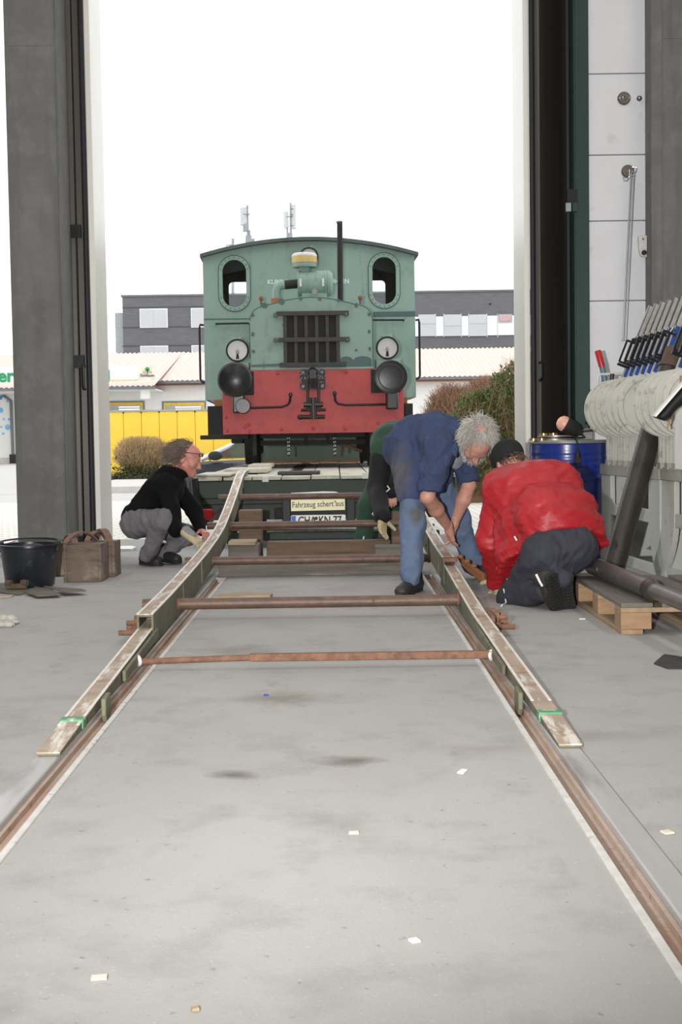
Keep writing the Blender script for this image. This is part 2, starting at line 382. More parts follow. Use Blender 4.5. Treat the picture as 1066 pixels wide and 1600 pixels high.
MB().tube([(hx, 10.52, hzz - .09), (hx, 10.47, hzz - .09), (hx, 10.45, hzz - .07), (hx, 10.45, hzz + .07), (hx, 10.47, hzz + .09), (hx, 10.52, hzz + .09)], .011, 8).build('door_handle', 'black_paint', d1)
for yy in (361, 565):
    zz = at(120, yy, 10.5)[2]; MB().box(xl[0] - .02, xl[1], 10.50, 10.525, zz - .05, zz + .05).build('door_hinge', 'black_paint', d1)
# right folding door
xr = [X_at(x, 500, 10.55) for x in (829, 838, 886, 895)]
d2 = struct(empty('door_2', (xr[1], 10.6, 0)))
leaf('l', (xr[0] - .02, 10.57), (xr[0] + .0, 11.35), .045, 'd').build('door_leaf', 'door_white', d2, bevel=.006)
MB().cyl((xr[0] + .022, 10.55, .03), (xr[0] + .022, 10.55, 4.9), .022, n=12).build('door_seal', 'rubber', d2)
leaf('l', (xr[1] + .02, 10.58), (xr[2] + .06, 11.2), .045, 'd').build('door_leaf', 'door_dark', d2, bevel=.006)
leaf('l', (xr[2] + .02, 10.58), (xr[2] + .085, 11.2), .04, 'd').build('door_leaf', 'door_dark', d2, bevel=.006)
MB().cyl((xr[2] + .015, 10.54, .03), (xr[2] + .015, 10.54, 4.9), .024, n=12).build('door_seal', 'rubber', d2)
hx = X_at(846, 580, 10.5); hzz = at(846, 580, 10.5)[2]
MB().tube([(hx, 10.62, hzz - .07), (hx, 10.52, hzz - .07), (hx + .005, 10.50, hzz - .05), (hx + .005, 10.50, hzz + .05), (hx, 10.52, hzz + .07), (hx, 10.62, hzz + .07)], .011, 8).build('door_handle', 'black_paint', d2)

# fittings on the white wall
def rosette(px_, py_, r, name, lab):
    p = at(px_, py_, YW)
    t = thing(name, lab, 'wall plate', (p[0], YW - .02, p[2] - r))
    MB().lathe([(0.001, 0), (r, 0), (r, .012), (r * .85, .02), (.001, .02)], (p[0], YW, p[2]), (0, -1, 0), 28).build('plate', 'plate_steel', t)
    for s in (-1, 1): MB().cyl((p[0] + s * r * .72, YW - .014, p[2]), (p[0] + s * r * .72, YW - .025, p[2]), r * .12, n=8).build('screw', 'chrome', t)
    return t, p
mat('plate_steel', (112, 106, 100), 0.4, 0.6, 0.15, 20)
t, p = rosette(975, 154, .05, 'anchor_plate', 'round steel anchor plate on the white wall beside a small bolt')
MB().torus((p[0], YW - .03, p[2]), (0.3, -1, 0.2), .014, .004, 16, 6).build('ring', 'chrome', t)
p = at(999, 154, YW)
t = thing('wall_bolt', 'small chrome bolt on the white wall beside the round plate', 'bolt', (p[0], YW - .02, p[2] - .02))
MB().cyl((p[0], YW, p[2]), (p[0], YW - .012, p[2]), .02, n=16).build('washer', 'dark_steel', t); MB().ell((p[0], YW - .016, p[2]), .013, .012, .013, 10, 6).build('bolt_head', 'chrome', t)
t, p = rosette(981, 268, .05, 'hook_plate', 'round steel hook plate on the white wall holding a pair of rods')
MB().tube([(p[0], YW - .02, p[2]), (p[0], YW - .06, p[2]), (p[0], YW - .07, p[2] - .05), (p[0] - .02, YW - .07, p[2] - .085), (p[0] - .045, YW - .07, p[2] - .085), (p[0] - .05, YW - .07, p[2] - .06)], .005, 8).build('hook', 'chrome', t)
MB().tube([(p[0], YW - .05, p[2]), (p[0] + .05, YW - .06, p[2] - .02), (p[0] + .06, YW - .06, p[2] + .015), (p[0] + .02, YW - .06, p[2] + .02)], .005, 8).build('hook', 'chrome', t)
a, b_ = at(989, 270, YW - .08), at(976, 533, YW - .05)
t = thing('hanging_rod', 'pair of thin steel rods hanging from the hook plate on the white wall', 'rod', tuple(b_))
for s in (-1, 1): MB().cyl(a + np.array([s * .011, 0, 0]), b_ + np.array([s * .011, 0, 0]), .007, n=10).build('rod', 'gal_steel', t)
MB().cyl(a + np.array([-.02, 0, -.02]), a + np.array([.02, 0, -.02]), .008, n=8).build('rod_link', 'gal_steel', t)
MB().box(b_[0] - .022, b_[0] + .022, b_[1] - .008, b_[1] + .008, b_[2], b_[2] + .008).build('rod_link', 'gal_steel', t)
p = at(1006, 386, YW)
t = thing('door_sensor', 'small pale grey sensor housing on the white wall beside the column strip', 'sensor', (p[0], YW - .02, p[2] - .09))
MB().prism([(p[0] - .05, p[2] + .08), (p[0] + .02, p[2] + .085), (p[0] + .02, p[2] - .085), (p[0] - .03, p[2] - .075), (p[0] - .045, p[2] - .03)], YW, YW - .045, 'xz').build('housing', 'edge_steel', t, bevel=.006)
MB().cyl((p[0] - .008, YW - .045, p[2] - .05), (p[0] - .008, YW - .055, p[2] - .05), .02, n=14).build('lens', 'rubber', t)
MB().cyl((p[0] - .015, YW - .045, p[2] + .055), (p[0] - .015, YW - .05, p[2] + .055), .008, n=8).build('screw', 'chrome', t)
# small grey box on the far side of the left column
p = at(12, 400, 10.3)
t = thing('wall_socket_box', 'small grey box fixed on the outer flank of the concrete column', 'box', (xcl0 - .03, 10.3, p[2] - .09))
MB().prism([(xcl0, p[2] - .1), (xcl0 - .03, p[2] - .06), (xcl0 - .03, p[2] + .06), (xcl0, p[2] + .08)], 10.25, 10.35, 'xz').build('housing', 'steel_strip', t, bevel=.004)
MB().box(xcl0 - .034, xcl0 - .03, 10.27, 10.33, p[2] - .04, p[2] + .04).build('cover', 'edge_steel', t)
# ================================================================== locomotive
mat('loco_green', (124, 148, 137), 0.5, 0, 0.07, 1.6, [((98, 122, 112), 0.55, 0.78, 3.0), ((70, 80, 74), 0.68, 0.76, 16), ((84, 104, 96), 0.6, 0.8, 5, (2, 2, .3)), ((140, 158, 144), 0.62, 0.82, 2.2)], 0.05, 25)
mat('loco_dark_green', (62, 86, 84), 0.5, 0, 0.1, 8)
mat('loco_red', (172, 60, 58), 0.5, 0, 0.1, 2.5, [((140, 48, 50), 0.5, 0.75, 6), ((198, 116, 112), 0.66, 0.8, 9, (1, 1, 0.6)), ((110, 40, 42), 0.68, 0.8, 3)], 0.05, 30)
mat('loco_roof', (72, 84, 82), 0.7, 0, 0.25, 5)
mat('grille_core', (26, 24, 23), 0.7, 0, 0.3, 30, bump=0.5, bscale=160, stretch=(6, 1, .3))
mat('grille_bar', (54, 52, 51), 0.55, 0.3, 0.2, 20)
mat('reflector', (176, 175, 172), 0.4, 0.2, 0.06, 8)
mat('filter_yellow', (196, 166, 98), 0.5, 0, 0.12, 20)
mat('lettering', (196, 208, 200), 0.6, 0, 0.12, 40)
mat('rubber_hose', (30, 30, 32), 0.7)
mat('cab_inside', (150, 142, 138), 0.7, 0, 0.15, 4, [((60, 56, 54), 0.62, 0.7, 9)])
mat('orange_rust', (150, 98, 62), 0.8, 0, 0.2, 8)
mat('bulb_glass', (226, 220, 200), 0.1, 0, 0.0, trans=0.7)
LRZ = 0.031
LOC = np.array([-0.254, 15.35, 0.58])
loco = thing('diesel_locomotive', 'small green diesel shunting locomotive with red buffer beam standing on the trailer', 'locomotive', tuple(LOC), LRZ)
def lp(x, y, c):        # pixel -> locomotive coordinates on the plane c metres behind the buffer beam face
    Y = LOC[1] + c
    for _ in range(4):
        w = at(x, y, Y) - LOC
        l = (w[0] * math.cos(LRZ) + w[1] * math.sin(LRZ), -w[0] * math.sin(LRZ) + w[1] * math.cos(LRZ), w[2])
        Y += c - l[1]
    return np.array(l)
def LB(mb, name, m, par=None, **kw): return mb.build(name, m, par or loco, local=True, **kw)
# --- buffer beam
bl, br = lp(348, 640, 0)[0], lp(631, 640, 0)[0]
zb, zt = lp(490, 677, 0)[2], lp(490, 577, 0)[2]
beam = LB(MB().box(bl, br, 0, .04, zb, zt), 'buffer_beam', 'loco_red', bevel=.006)
LB(MB().box(bl, br, .04, .10, zb + .02, zb + .06), 'beam_angle', 'black_matt')
riv = MB().lathe([(.02, 0), (.019, .008), (.012, .016), (.001, .018)], (0, 0, 0), (0, -1, 0), 10)
repeat('rivet', riv, 'loco_red', loco, [tuple(lp(x, y, 0)) for x, y in ((434, 583), (541, 581), (355, 673), (440, 671), (490, 670), (540, 670), (383, 667), (389, 664), (390, 674), (591, 661), (599, 667), (591, 671), (353, 652), (622, 622), (624, 665))])
# --- radiator hood
hl, hr = lp(391, 530, 0)[0], lp(583, 530, 0)[0]
ztop = lp(486, 464, 0)[2]; hb = lp(486, 577, 0)[2]
def arch(x0, x1, z0, zt_, r, crown, n=7):
    pts = [(x0, z0), (x1, z0)]
    for i in range(n + 1):
        a = PI / 2 * i / n; pts.append((x1 - r + r * math.cos(a), zt_ - crown - r + r * math.sin(a)))
    for i in range(1, 8):
        t = i / 8; x = x1 - r + (x0 + r - x1 + r) * t; pts.append((x, zt_ - crown + crown * math.sin(PI * t)))
    for i in range(n + 1):
        a = PI / 2 + PI / 2 * i / n; pts.append((x0 + r + r * math.cos(a), zt_ - crown - r + r * math.sin(a)))
    return pts
hood = arch(hl, hr, hb, ztop, .17, .095)
LB(MB().prism(hood, 0.012, 1.62, 'xz'), 'engine_hood', 'loco_green', angle=.5, bevel=.008)
LB(MB().box(hl, hr, -.004, .02, hb - .004, hb + .022), 'hood_ledge', 'loco_green', bevel=.003)
# seam line round the front
LB(MB().tube([(x, .010, z) for x, z in hood[1:]] , .004, 6), 'hood_seam', 'loco_dark_green')
# --- grille
gl, gr = lp(443, 530, 0)[0], lp(531, 530, 0)[0]; gt, gb = lp(487, 488, 0)[2], lp(487, 572, 0)[2]
g = LB(MB().box(gl, gr, -.006, .03, gb, gt), 'radiator_grille', 'grille_core')
for i in range(6):
    x = gl + .022 + (gr - gl - .044) * i / 5
    LB(MB().box(x - .020, x + .020, -.022, -.006, gb, gt), 'grille_upright', 'grille_bar', g, bevel=.003)
for y0, xa, xb in ((490, 432, 545), (531, 435, 546), (570, 437, 541)):
    z = lp(487, y0, 0)[2]; a, b_ = lp(xa, y0, 0)[0], lp(xb, y0, 0)[0]
    LB(MB().box(a, b_, -.045, -.022, z - .026, z + .026), 'grille_crossbar', 'grille_bar', g, bevel=.004)
ft = MB().lathe([(.03, 0), (.03, .03), (.018, .03), (.018, .05), (.001, .05)], (0, 0, 0), (0, -1, 0), 12)
repeat('grille_bolt', ft, 'loco_dark_green', loco, [tuple(lp(x, y, 0)) for x, y in ((431, 493), (541, 491), (431, 532), (543, 531))])
# dark green touched-up spots (flat paint) on the hood front
def blob(cx, cz, rx, rz, n=10, sd=0):
    r = random.Random(sd); return [(cx + rx * math.cos(2 * PI * i / n) * r.uniform(.8, 1.15), cz + rz * math.sin(2 * PI * i / n) * r.uniform(.8, 1.15)) for i in range(n)]
for i, (x, y, rx, rz) in enumerate(((413, 477, 5, 4.5), (440, 471, 5.5, 4.5), (470, 467, 2.5, 2.5), (500, 467, 2.8, 2.8), (529, 469, 2.8, 2.8), (557, 477, 2.6, 4), (395, 492, 2.5, 3), (395, 522, 3, 3.5), (396, 549, 3, 3), (577, 491, 2.3, 3), (577, 518, 2.4, 3.2), (578, 545, 2.3, 3), (557, 547, 2, 2))):
    c = lp(x, y, .0); k = 15.35 / 2073
    LB(MB().prism(blob(c[0], c[2], rx * k, rz * k, 10, i), .006, .0125, 'xz'), 'paint_spot', 'loco_dark_green', smooth=False)
c0, c1 = lp(533, 575, 0), lp(581, 575, 0); k = 15.35 / 2073
hump = [(c0[0], c0[2])] + [(c0[0] + 8.5 * k - 9 * k * math.cos(PI * i / 8), c0[2] + 13 * k + 5 * k * math.sin(PI * i / 8)) for i in range(1, 8)] + [(c0[0] + 20 * k, c0[2] + 12 * k)] + [(c0[0] + 34 * k - 14 * k * math.cos(PI * i / 8), c0[2] + 12 * k + 6 * k * math.sin(PI * i / 8)) for i in range(1, 9)] + [(c1[0], c1[2])]
LB(MB().prism(hump, .006, .0125, 'xz'), 'paint_patch', 'loco_dark_green', smooth=False)
c0, c1 = lp(393, 573, 0), lp(437, 572, 0)
LB(MB().prism([(c0[0], c0[2]), (c1[0], c1[2]), (c1[0], c1[2] + .03), (c0[0], c0[2] + .02)], .006, .0125, 'xz'), 'paint_patch', 'loco_dark_green', smooth=False)
# hood catches
for x, y in ((408, 468), (563, 467)):
    c = lp(x, y, .15); LB(MB().cyl((c[0], .15, c[2] - .06), (c[0], .15, c[2]), .014, n=8).ell((c[0], .15, c[2] + .012), .028, .028, .03, 10, 6), 'hood_catch', 'rust')
# --- buffers
for s, (x, y), r, dome in ((-1, (367, 593), .195, .05), (1, (611, 589), .186, .012)):
    c = lp(x, y, -.45); base = lp(x, y, 0.0)
    LB(MB().box(c[0] - (.14 if s < 0 else .20), c[0] + (.20 if s < 0 else .14), -.03, 0, c[2] - .16, c[2] + .11), 'buffer_plate', 'black_matt', bevel=.01)
    LB(MB().lathe([(.16, -.03), (.15, -.06), (.115, -.09), (.105, -.26)], (c[0], 0, c[2]), (0, 1, 0), 24), 'buffer_housing', 'black_paint')
    LB(MB().cyl((c[0], -.24, c[2]), (c[0], -.42, c[2]), .075, n=20), 'buffer_shank', 'black_paint')
    bh = LB(MB().lathe([(.06, 0), (r * .9, .012), (r, .02), (r, .038), (r * .9, .038 + dome * .35), (r * .62, .038 + dome * .7), (r * .3, .038 + dome * .95), (.002, .038 + dome)], (c[0], -.41, c[2]), (0, -1, 0), 36), 'buffer_head', 'black_paint', angle=.4)
    if s > 0:
        LB(MB().torus((c[0], -.458, c[2]), (0, 1, 0), r * .74, .008, 32, 6), 'worn_ring', 'grille_bar', bh)
    # brake hose connector below
    q = lp(373 if s < 0 else 613, 632 if s < 0 else 626, -.12)
    h_ = LB(MB().box(q[0] - .07, q[0] + .07, -.14, 0, q[2] - .10, q[2] + .14), 'hose_connector', 'black_paint', bevel=.02)
    if s < 0: LB(MB().cyl((q[0] + .05, -.14, q[2] - .02), (q[0] + .05, -.2, q[2] - .02), .09, .08, n=20), 'hose_flange', 'black_paint', h_)
# air pipes with upturned ends
for pts in (((379, 638), (440, 636), (449, 633), (453, 628), (454, 617)), ((605, 632), (540, 633), (528, 631), (524, 626), (523, 615))):
    w = [lp(x, y, -.06) for x, y in pts]
    LB(MB().tube(w, .014, 8), 'air_pipe', 'black_paint'); LB(MB().ell(w[-1], .024, .024, .03, 10, 6), 'air_cock', 'black_paint')
# --- screw coupling
a, b_ = lp(469, 609, 0), lp(508, 577, 0)
cp = LB(MB().prism(rrect(a[0], b_[0], a[2], b_[2], .03, 3), -.03, 0, 'xz'), 'coupling_plate', 'coupling_steel' if 'coupling_steel' in MATS else mat('coupling_steel', (44, 43, 44), 0.35, 0.5, 0.5, 30, [((120, 116, 112), 0.56, 0.62, 40)], 0.6, 60))
repeat('plate_bolt', MB().cyl((0, 0, 0), (0, -.025, 0), .02, n=6), 'black_paint', loco, [(x, -.03, z) for x in (a[0] + .035, b_[0] - .035) for z in (a[2] + .035, b_[2] - .035)])
hx = (a[0] + b_[0]) / 2; hz = b_[2] - .05
LB(MB().tube([(hx, -.03, hz), (hx, -.16, hz + .02), (hx, -.26, hz), (hx, -.30, hz - .07), (hx, -.27, hz - .13), (hx, -.19, hz - .14), (hx, -.15, hz - .10)], [.05, .048, .045, .042, .04, .034, .026], 10), 'draw_hook', 'black_paint')
lk = LB(MB().tube([(hx - .03, -.18, hz - .03), (hx - .06, -.2, hz - .08), (hx - .065, -.2, hz - .40), (hx - .05, -.2, hz - .44)], .017, 8).tube([(hx + .03, -.18, hz - .03), (hx + .06, -.2, hz - .08), (hx + .065, -.2, hz - .40), (hx + .05, -.2, hz - .44)], .017, 8), 'coupling_shackle', 'grille_bar')
LB(MB().cyl((hx - .11, -.2, hz - .36), (hx + .11, -.2, hz - .36), .03, n=12).cyl((hx - .14, -.2, hz - .42), (hx + .14, -.2, hz - .42), .018, n=10).cyl((hx, -.2, hz - .28), (hx, -.2, hz - .52), .038, n=12), 'coupling_screw', 'black_paint')
LB(MB().cyl((hx - .15, -.2, hz - .5), (hx + .13, -.2, hz - .5), .026, n=10).ell((hx - .15, -.2, hz - .5), .035, .03, .03, 10, 6), 'coupling_nut', 'black_paint')
# --- head lamps
def headlamp(x, y, c, r, depth=.16):
    p = lp(x, y, c)
    h_ = LB(MB().lathe([(r * .55, depth), (r * .9, depth * .7), (r, depth * .35), (r * 1.02, 0), (r * .9, 0), (r * .88, .02)], (p[0], c, p[2]), (0, 1, 0), 32), 'headlamp', 'loco_green')
    LB(MB().torus((p[0], c - .004, p[2]), (0, 1, 0), r * .97, r * .09, 36, 8), 'lamp_rim', 'black_paint', h_)
    LB(MB().lathe([(r * .92, .015), (r * .8, .05), (r * .5, .085), (.002, .10)], (p[0], c, p[2]), (0, 1, 0), 28), 'lamp_reflector', 'reflector', h_)
    LB(MB().cyl((p[0], c + .02, p[2] - r * .75), (p[0], c + .02, p[2] - r * .3), r * .16, r * .1, n=12), 'lamp_socket', 'black_matt', h_)
    LB(MB().ell((p[0], c + .02, p[2] - r * .12), r * .17, r * .17, r * .24, 12, 8), 'lamp_bulb', 'bulb_glass', h_)
    LB(MB().cyl((p[0] + r * .3, c + depth * .4, p[2] + r * .85), (p[0] + r * .3, c + depth * .4, p[2] + r * 1.22), .02, n=8).box(p[0] - r * .5, p[0] + r * .3, c + .02, c + depth * .8, p[2] + r * .85, p[2] + r * 1.12), 'lamp_vent', 'loco_green', h_, bevel=.01)
    return h_
headlamp(371, 547.5, .05, .128); headlamp(605.5, 543.5, .05, .128)
for x, y in ((371, 571), (606, 566)):
    p = lp(x, y, .1); LB(MB().box(p[0] - .14, p[0] + .14, .05, .30, p[2] - .09, p[2] + .035), 'lamp_bracket', 'loco_green', bevel=.01)
# --- cab
CY0 = 1.62
cl, cr = lp(319, 520, CY0)[0], lp(649, 520, CY0)[0]
cb = lp(486, 623, CY0)[2]; ce = lp(486, 401, CY0)[2]; cc = lp(486, 377, CY0)[2]
ccx = (cl + cr) / 2
def roofz(x, lift=0.0): t = (x - ccx) / ((cr - cl) / 2); return cc - (cc - ce) * t * t + lift
def stadium(cx, cz, w, h, n=24):
    out = []
    for i in range(n):
        a = 2 * PI * (i + .5) / n; s = math.sin(a); c = math.cos(a)
        out.append((cx + w / 2 * c, cz + (h / 2 - w / 2) * (1 if s > 0 else -1) + w / 2 * s))
    return out
def torect(loop, cx, cz, x0, x1, z0, z1):
    out = []
    for x, z in loop:
        dx, dz = x - cx, z - cz
        t = min(((x1 - cx) / dx) if dx > 1e-9 else ((x0 - cx) / dx) if dx < -1e-9 else 1e9, ((z1 - cz) / dz) if dz > 1e-9 else ((z0 - cz) / dz) if dz < -1e-9 else 1e9)
        out.append((cx + dx * t, cz + dz * t))
    # snap the nearest points onto the corners
    for qx, qz in ((x0, z0), (x0, z1), (x1, z0), (x1, z1)):
        i = min(range(len(out)), key=lambda k: (out[k][0] - qx) ** 2 + (out[k][1] - qz) ** 2); out[i] = (qx, qz)
    return out
cabw = MB()
wins = []
zsill, zhead = lp(486, 497, CY0)[2], ce - .02
for (x, y), (x0, x1) in (((366.5, 443), (cl, lp(420, 450, CY0)[0])), ((600.5, 438.5), (lp(547, 450, CY0)[0], cr))):
    c = lp(x, y, CY0); lo_ = stadium(c[0], c[2], .335, .63); wins.append(c)
    cabw.ring(lo_, torect(lo_, c[0], c[2], x0, x1, zsill, zhead), CY0, CY0 + .03, 'xz')
xm0, xm1 = lp(420, 450, CY0)[0], lp(547, 450, CY0)[0]
cabw.box(xm0, xm1, CY0, CY0 + .03, zsill, zhead)
n_ = 16; top = [(cl + (cr - cl) * i / n_, roofz(cl + (cr - cl) * i / n_)) for i in range(n_ + 1)]
cabw.prism([(cr, zhead), (cl, zhead)] + top, CY0, CY0 + .03, 'xz')
cabw.box(cl, cr, CY0 - .012, CY0 + .03, cb, zsill)
cab = LB(cabw, 'cab_front', 'loco_green', smooth=False)
CL = 2.2
LB(MB().box(cl, cl + .03, CY0 + .03, CY0 + CL, cb, ce), 'cab_side', 'loco_green'); LB(MB().box(cr - .03, cr, CY0 + .03, CY0 + CL, cb, ce), 'cab_side', 'loco_green')
LB(MB().box(cl, cr, CY0 + .03, CY0 + CL, cb, cb + .05), 'cab_floor', 'cab_inside')
# rear wall with two large windows
rw = MB(); zr0, zr1 = ce - .47, ce - .05
for s in (-1, 1):
    a, b_ = sorted((ccx + s * .42, ccx + s * 1.12)); e0, e1 = sorted((ccx + s * .30, ccx + s * (cr - cl) / 2))
    lo_ = rrect(a, b_, zr0, zr1, .06, 4); rw.ring(lo_, torect(lo_, (a + b_) / 2, (zr0 + zr1) / 2, e0, e1, zr0 - .3, ce - .02), CY0 + CL - .03, CY0 + CL, 'xz')
rw.box(ccx - .3, ccx + .3, CY0 + CL - .03, CY0 + CL, zr0 - .3, ce - .02).box(cl, cr, CY0 + CL - .03, CY0 + CL, cb, zr0 - .3)
rw.prism([(cr, ce - .02), (cl, ce - .02)] + top, CY0 + CL - .03, CY0 + CL, 'xz')
LB(rw, 'cab_rear_wall', 'cab_inside', smooth=False)
LB(MB().box(cl + .035, cr - .035, CY0 + .035, CY0 + .04, cb + .05, zsill - .02), 'cab_lining', 'cab_inside')
xe0, xe1 = lp(313, 400, CY0)[0], lp(653, 396, CY0)[0]
rs = []
for i in range(25):
    x = xe0 + (xe1 - xe0) * i / 24; rs.append((x, roofz(x)))
LB(MB().prism([(x, z + .045) for x, z in rs] + [(x, z + .002) for x, z in reversed(rs)], CY0 - .09, CY0 + CL + .12, 'xz'), 'cab_roof', 'loco_roof', angle=.5)
# seams, bands
z = lp(486, 497, CY0)[2]
LB(MB().box(cl, hl, CY0 - .018, CY0 - .01, z - .006, z + .006), 'cab_seam', 'loco_dark_green')
a, b_ = lp(584, 491, CY0), lp(649, 489, CY0)
LB(MB().box(a[0], cr, CY0 - .018, CY0 - .008, a[2] - .03, a[2] + .03), 'paint_band', 'loco_dark_green')
# window frames, rivets, panes
rv = MB().lathe([(.008, 0), (.006, .006), (.001, .007)], (0, 0, 0), (0, -1, 0), 6)
for c in wins:
    fr = LB(MB().ring(stadium(c[0], c[2], .30, .595, 40), stadium(c[0], c[2], .40, .70, 40), CY0 - .014, CY0 + .035, 'xz'), 'window_frame', 'loco_green', angle=.5)
    LB(MB().tube([(x, CY0 - .012, z) for x, z in stadium(c[0], c[2], .402, .702, 40)], .004, 6, closed=True), 'frame_seal', 'black_matt', fr)
    repeat('frame_rivet', rv, 'loco_dark_green', fr, [(x, CY0 - .014, z) for x, z in stadium(c[0], c[2], .35, .65, 18)])
    LB(MB().prism(stadium(c[0], c[2], .31, .605, 32), CY0 + .012, CY0 + .018, 'xz'), 'window_pane', 'glass', fr)
# cab lettering, mostly hidden behind the air filter
c = lp(482, 440.5, CY0); k = 17 / 2073
LB(to_xz(text_mb('KURT KAMPFFMEYER MÜHLEN', .075, .004, sx=1.0, bold=.003), (0, 0, 0)), 'tmp', 'lettering')
tmp = bpy.data.objects['tmp']; xs = [v.co.x for v in tmp.data.vertices]; w = max(xs) - min(xs)
tmp.name = 'lettering'; tmp.scale = (126 * k / w, 1, 1); tmp.location = (c[0], CY0 - .004, c[2])
# top lamp on the cab front
headlamp(483, 401, CY0 - .10, .115, .10)
# grab rails on the front, handrails at the cab sides
for pts in (((337, 506), (388, 505), (391, 507), (392, 530), (392, 560)), ((583, 500), (632, 500))):
    w = [lp(x, y, CY0 - .07) for x, y in pts]; LB(MB().tube(w, .012, 8), 'grab_rail', 'black_matt')
for x in (338, 631):
    q = lp(x, 506 if x < 400 else 500, CY0 - .07); LB(MB().cyl(q, (q[0], CY0, q[2]), .012, n=8), 'rail_foot', 'black_matt')
for s, px_ in ((-1, (322, 313)), (1, (650, 657))):
    for dy in (.05, CL - .3):
        q0 = lp(px_[0], 508 if s < 0 else 500, CY0); q1 = lp(px_[1], 598 if s < 0 else 592, CY0)
        LB(MB().tube([(q0[0], CY0 + dy, q0[2]), (q1[0] - s * .01, CY0 + dy, q0[2] + .01), (q1[0], CY0 + dy, q0[2] - .03), (q1[0], CY0 + dy, q1[2] + .04), (q1[0] - s * .02, CY0 + dy, q1[2] + .01), (q0[0], CY0 + dy, q1[2] - .0)], .014, 8), 'handrail', 'black_matt')
# --- exhaust, air filter
e0, e1 = lp(532, 466, .8), lp(531, 346, .8)
LB(MB().cyl((e0[0], .8, e0[2] - .1), (e1[0], .8, e1[2]), .034, n=16), 'exhaust_pipe', 'black_matt')
LB(MB().cyl((e0[0], .8, e1[2] - .02), (e0[0], .8, e1[2] + .001), .036, n=16), 'exhaust_tip', 'rust')
a, b_ = lp(465, 443.5, .6), lp(520, 443.5, .6); r = 19.5 * 15.95 / 2073
af = LB(MB().lathe([(.001, 0), (r * .96, 0), (r, .015), (r, b_[0] - a[0] - .06), (r * .98, b_[0] - a[0] - .03), (r * .8, b_[0] - a[0]), (.001, b_[0] - a[0] + .01)], (a[0], .6, a[2]), (1, 0, 0), 32), 'air_filter', 'loco_green')
for x in (.012, (b_[0] - a[0]) * .78, (b_[0] - a[0]) * .86):
    LB(MB().torus((a[0] + x, .6, a[2]), (1, 0, 0), r, .009, 32, 6), 'filter_band', 'loco_green', af)
for x in (.035, (b_[0] - a[0]) * .72):
    LB(MB().cyl((a[0] + x, .6 - r - .012, a[2] - .05), (a[0] + x, .6 - r - .012, a[2] + .04), .014, n=8), 'filter_clip', 'edge_steel', af)
LB(MB().cyl((a[0] + .2, .6 - r * .9, a[2] - r * .75), (a[0] + .2, .6 - r * .9 - .05, a[2] - r * .75), .035, n=14), 'filter_cap', 'chrome', af)
LB(MB().box(a[0] + .05, a[0] + .35, .5, .7, ztop - .02, a[2] - r * .8), 'filter_saddle', 'loco_green')
p0 = lp(476, 418, .6)
LB(MB().lathe([(.06, -.12), (.06, 0), (.14, 0), (.145, .02), (.145, .045), (.15, .05)], (p0[0], .6, p0[2]), (0, 0, 1), 28), 'precleaner_base', 'loco_green')
LB(MB().lathe([(.15, .05), (.152, .06), (.15, .125)], (p0[0], .6, p0[2]), (0, 0, 1), 28), 'precleaner_bowl', 'filter_yellow')
LB(MB().lathe([(.152, .125), (.15, .145), (.13, .165), (.001, .17)], (p0[0], .6, p0[2]), (0, 0, 1), 28), 'precleaner_cap', 'edge_steel')
c = [lp(x, y, .6) for x, y in ((432, 468), (432, 455), (434, 449), (438, 446), (445, 445), (468, 443))]
LB(MB().tube(c[:5], .052, 14), 'intake_elbow', 'loco_green'); LB(MB().cyl(c[4], c[5], .054, n=16), 'intake_hose', 'rubber_hose')
LB(MB().cyl((c[0][0], .6, c[0][2] - .08), (c[0][0], .6, c[0][2] + .01), .065, n=16), 'elbow_flange', 'orange_rust')
# --- underframe
LB(MB().box(cl + .12, cr - .12, CY0 - .1, CY0 + CL, cb - .10, cb), 'cab_sill', 'orange_rust')
LB(MB().box(bl + .05, br - .05, .35, CY0 + CL, cb - .42, cb - .10), 'underframe', 'black_matt')
LB(MB().box(cl + .08, bl + .02, .75, CY0 + CL, cb - .48, cb - .10), 'running_board_box', 'black_matt'); LB(MB().box(br - .02, cr - .12, .75, CY0 + CL, cb - .48, cb - .10), 'running_board_box', 'black_matt')
for s in (-1, 1):
    LB(MB().box(*sorted((s * .66, s * .70)), .1, 3.6, .16, zb + .1), 'frame_plate', 'black_matt')
    q = lp(314, 683, .25) if s < 0 else np.array([br + .22, 0, lp(640, 683, .25)[2]])
    LB(MB().box(*sorted((q[0], s * .75)), .12, .5, q[2] - .03, q[2] + .02), 'footboard', 'black_matt', bevel=.008)
for yw in (.92, 2.75):
    ax = LB(MB().cyl((-.95, yw, .458), (.95, yw, .458), .07, n=14), 'wheel_axle', 'black_matt')
    for s in (-1, 1):
        LB(MB().lathe([(.08, s * .68), (.455, s * .68), (.455, s * .712), (.425, s * .722), (.415, s * .815), (.36, s * .815), (.34, s * .78), (.1, s * .78), (.08, s * .80)], (0, yw, .458), (1, 0, 0), 40), 'wheel', 'black_matt')
        LB(MB().box(*sorted((s * .84, s * .98)), yw - .12, yw + .12, .30, .56), 'axle_box', 'black_matt', bevel=.01)
        for i in range(5): LB(MB().box(*sorted((s * .86, s * .96)), yw - .42 + i * .05, yw + .42 - i * .05, .57 + i * .02, .588 + i * .02), 'leaf_spring', 'black_matt')
for z in (.30, zb - .02): LB(MB().box(-.62, .62, .35, .40, z - .03, z + .03), 'brake_beam', 'black_matt')
for x in (-.08, .18): LB(MB().cyl((x, .36, .28), (x, .36, zb), .022, n=8), 'brake_hanger', 'black_matt')
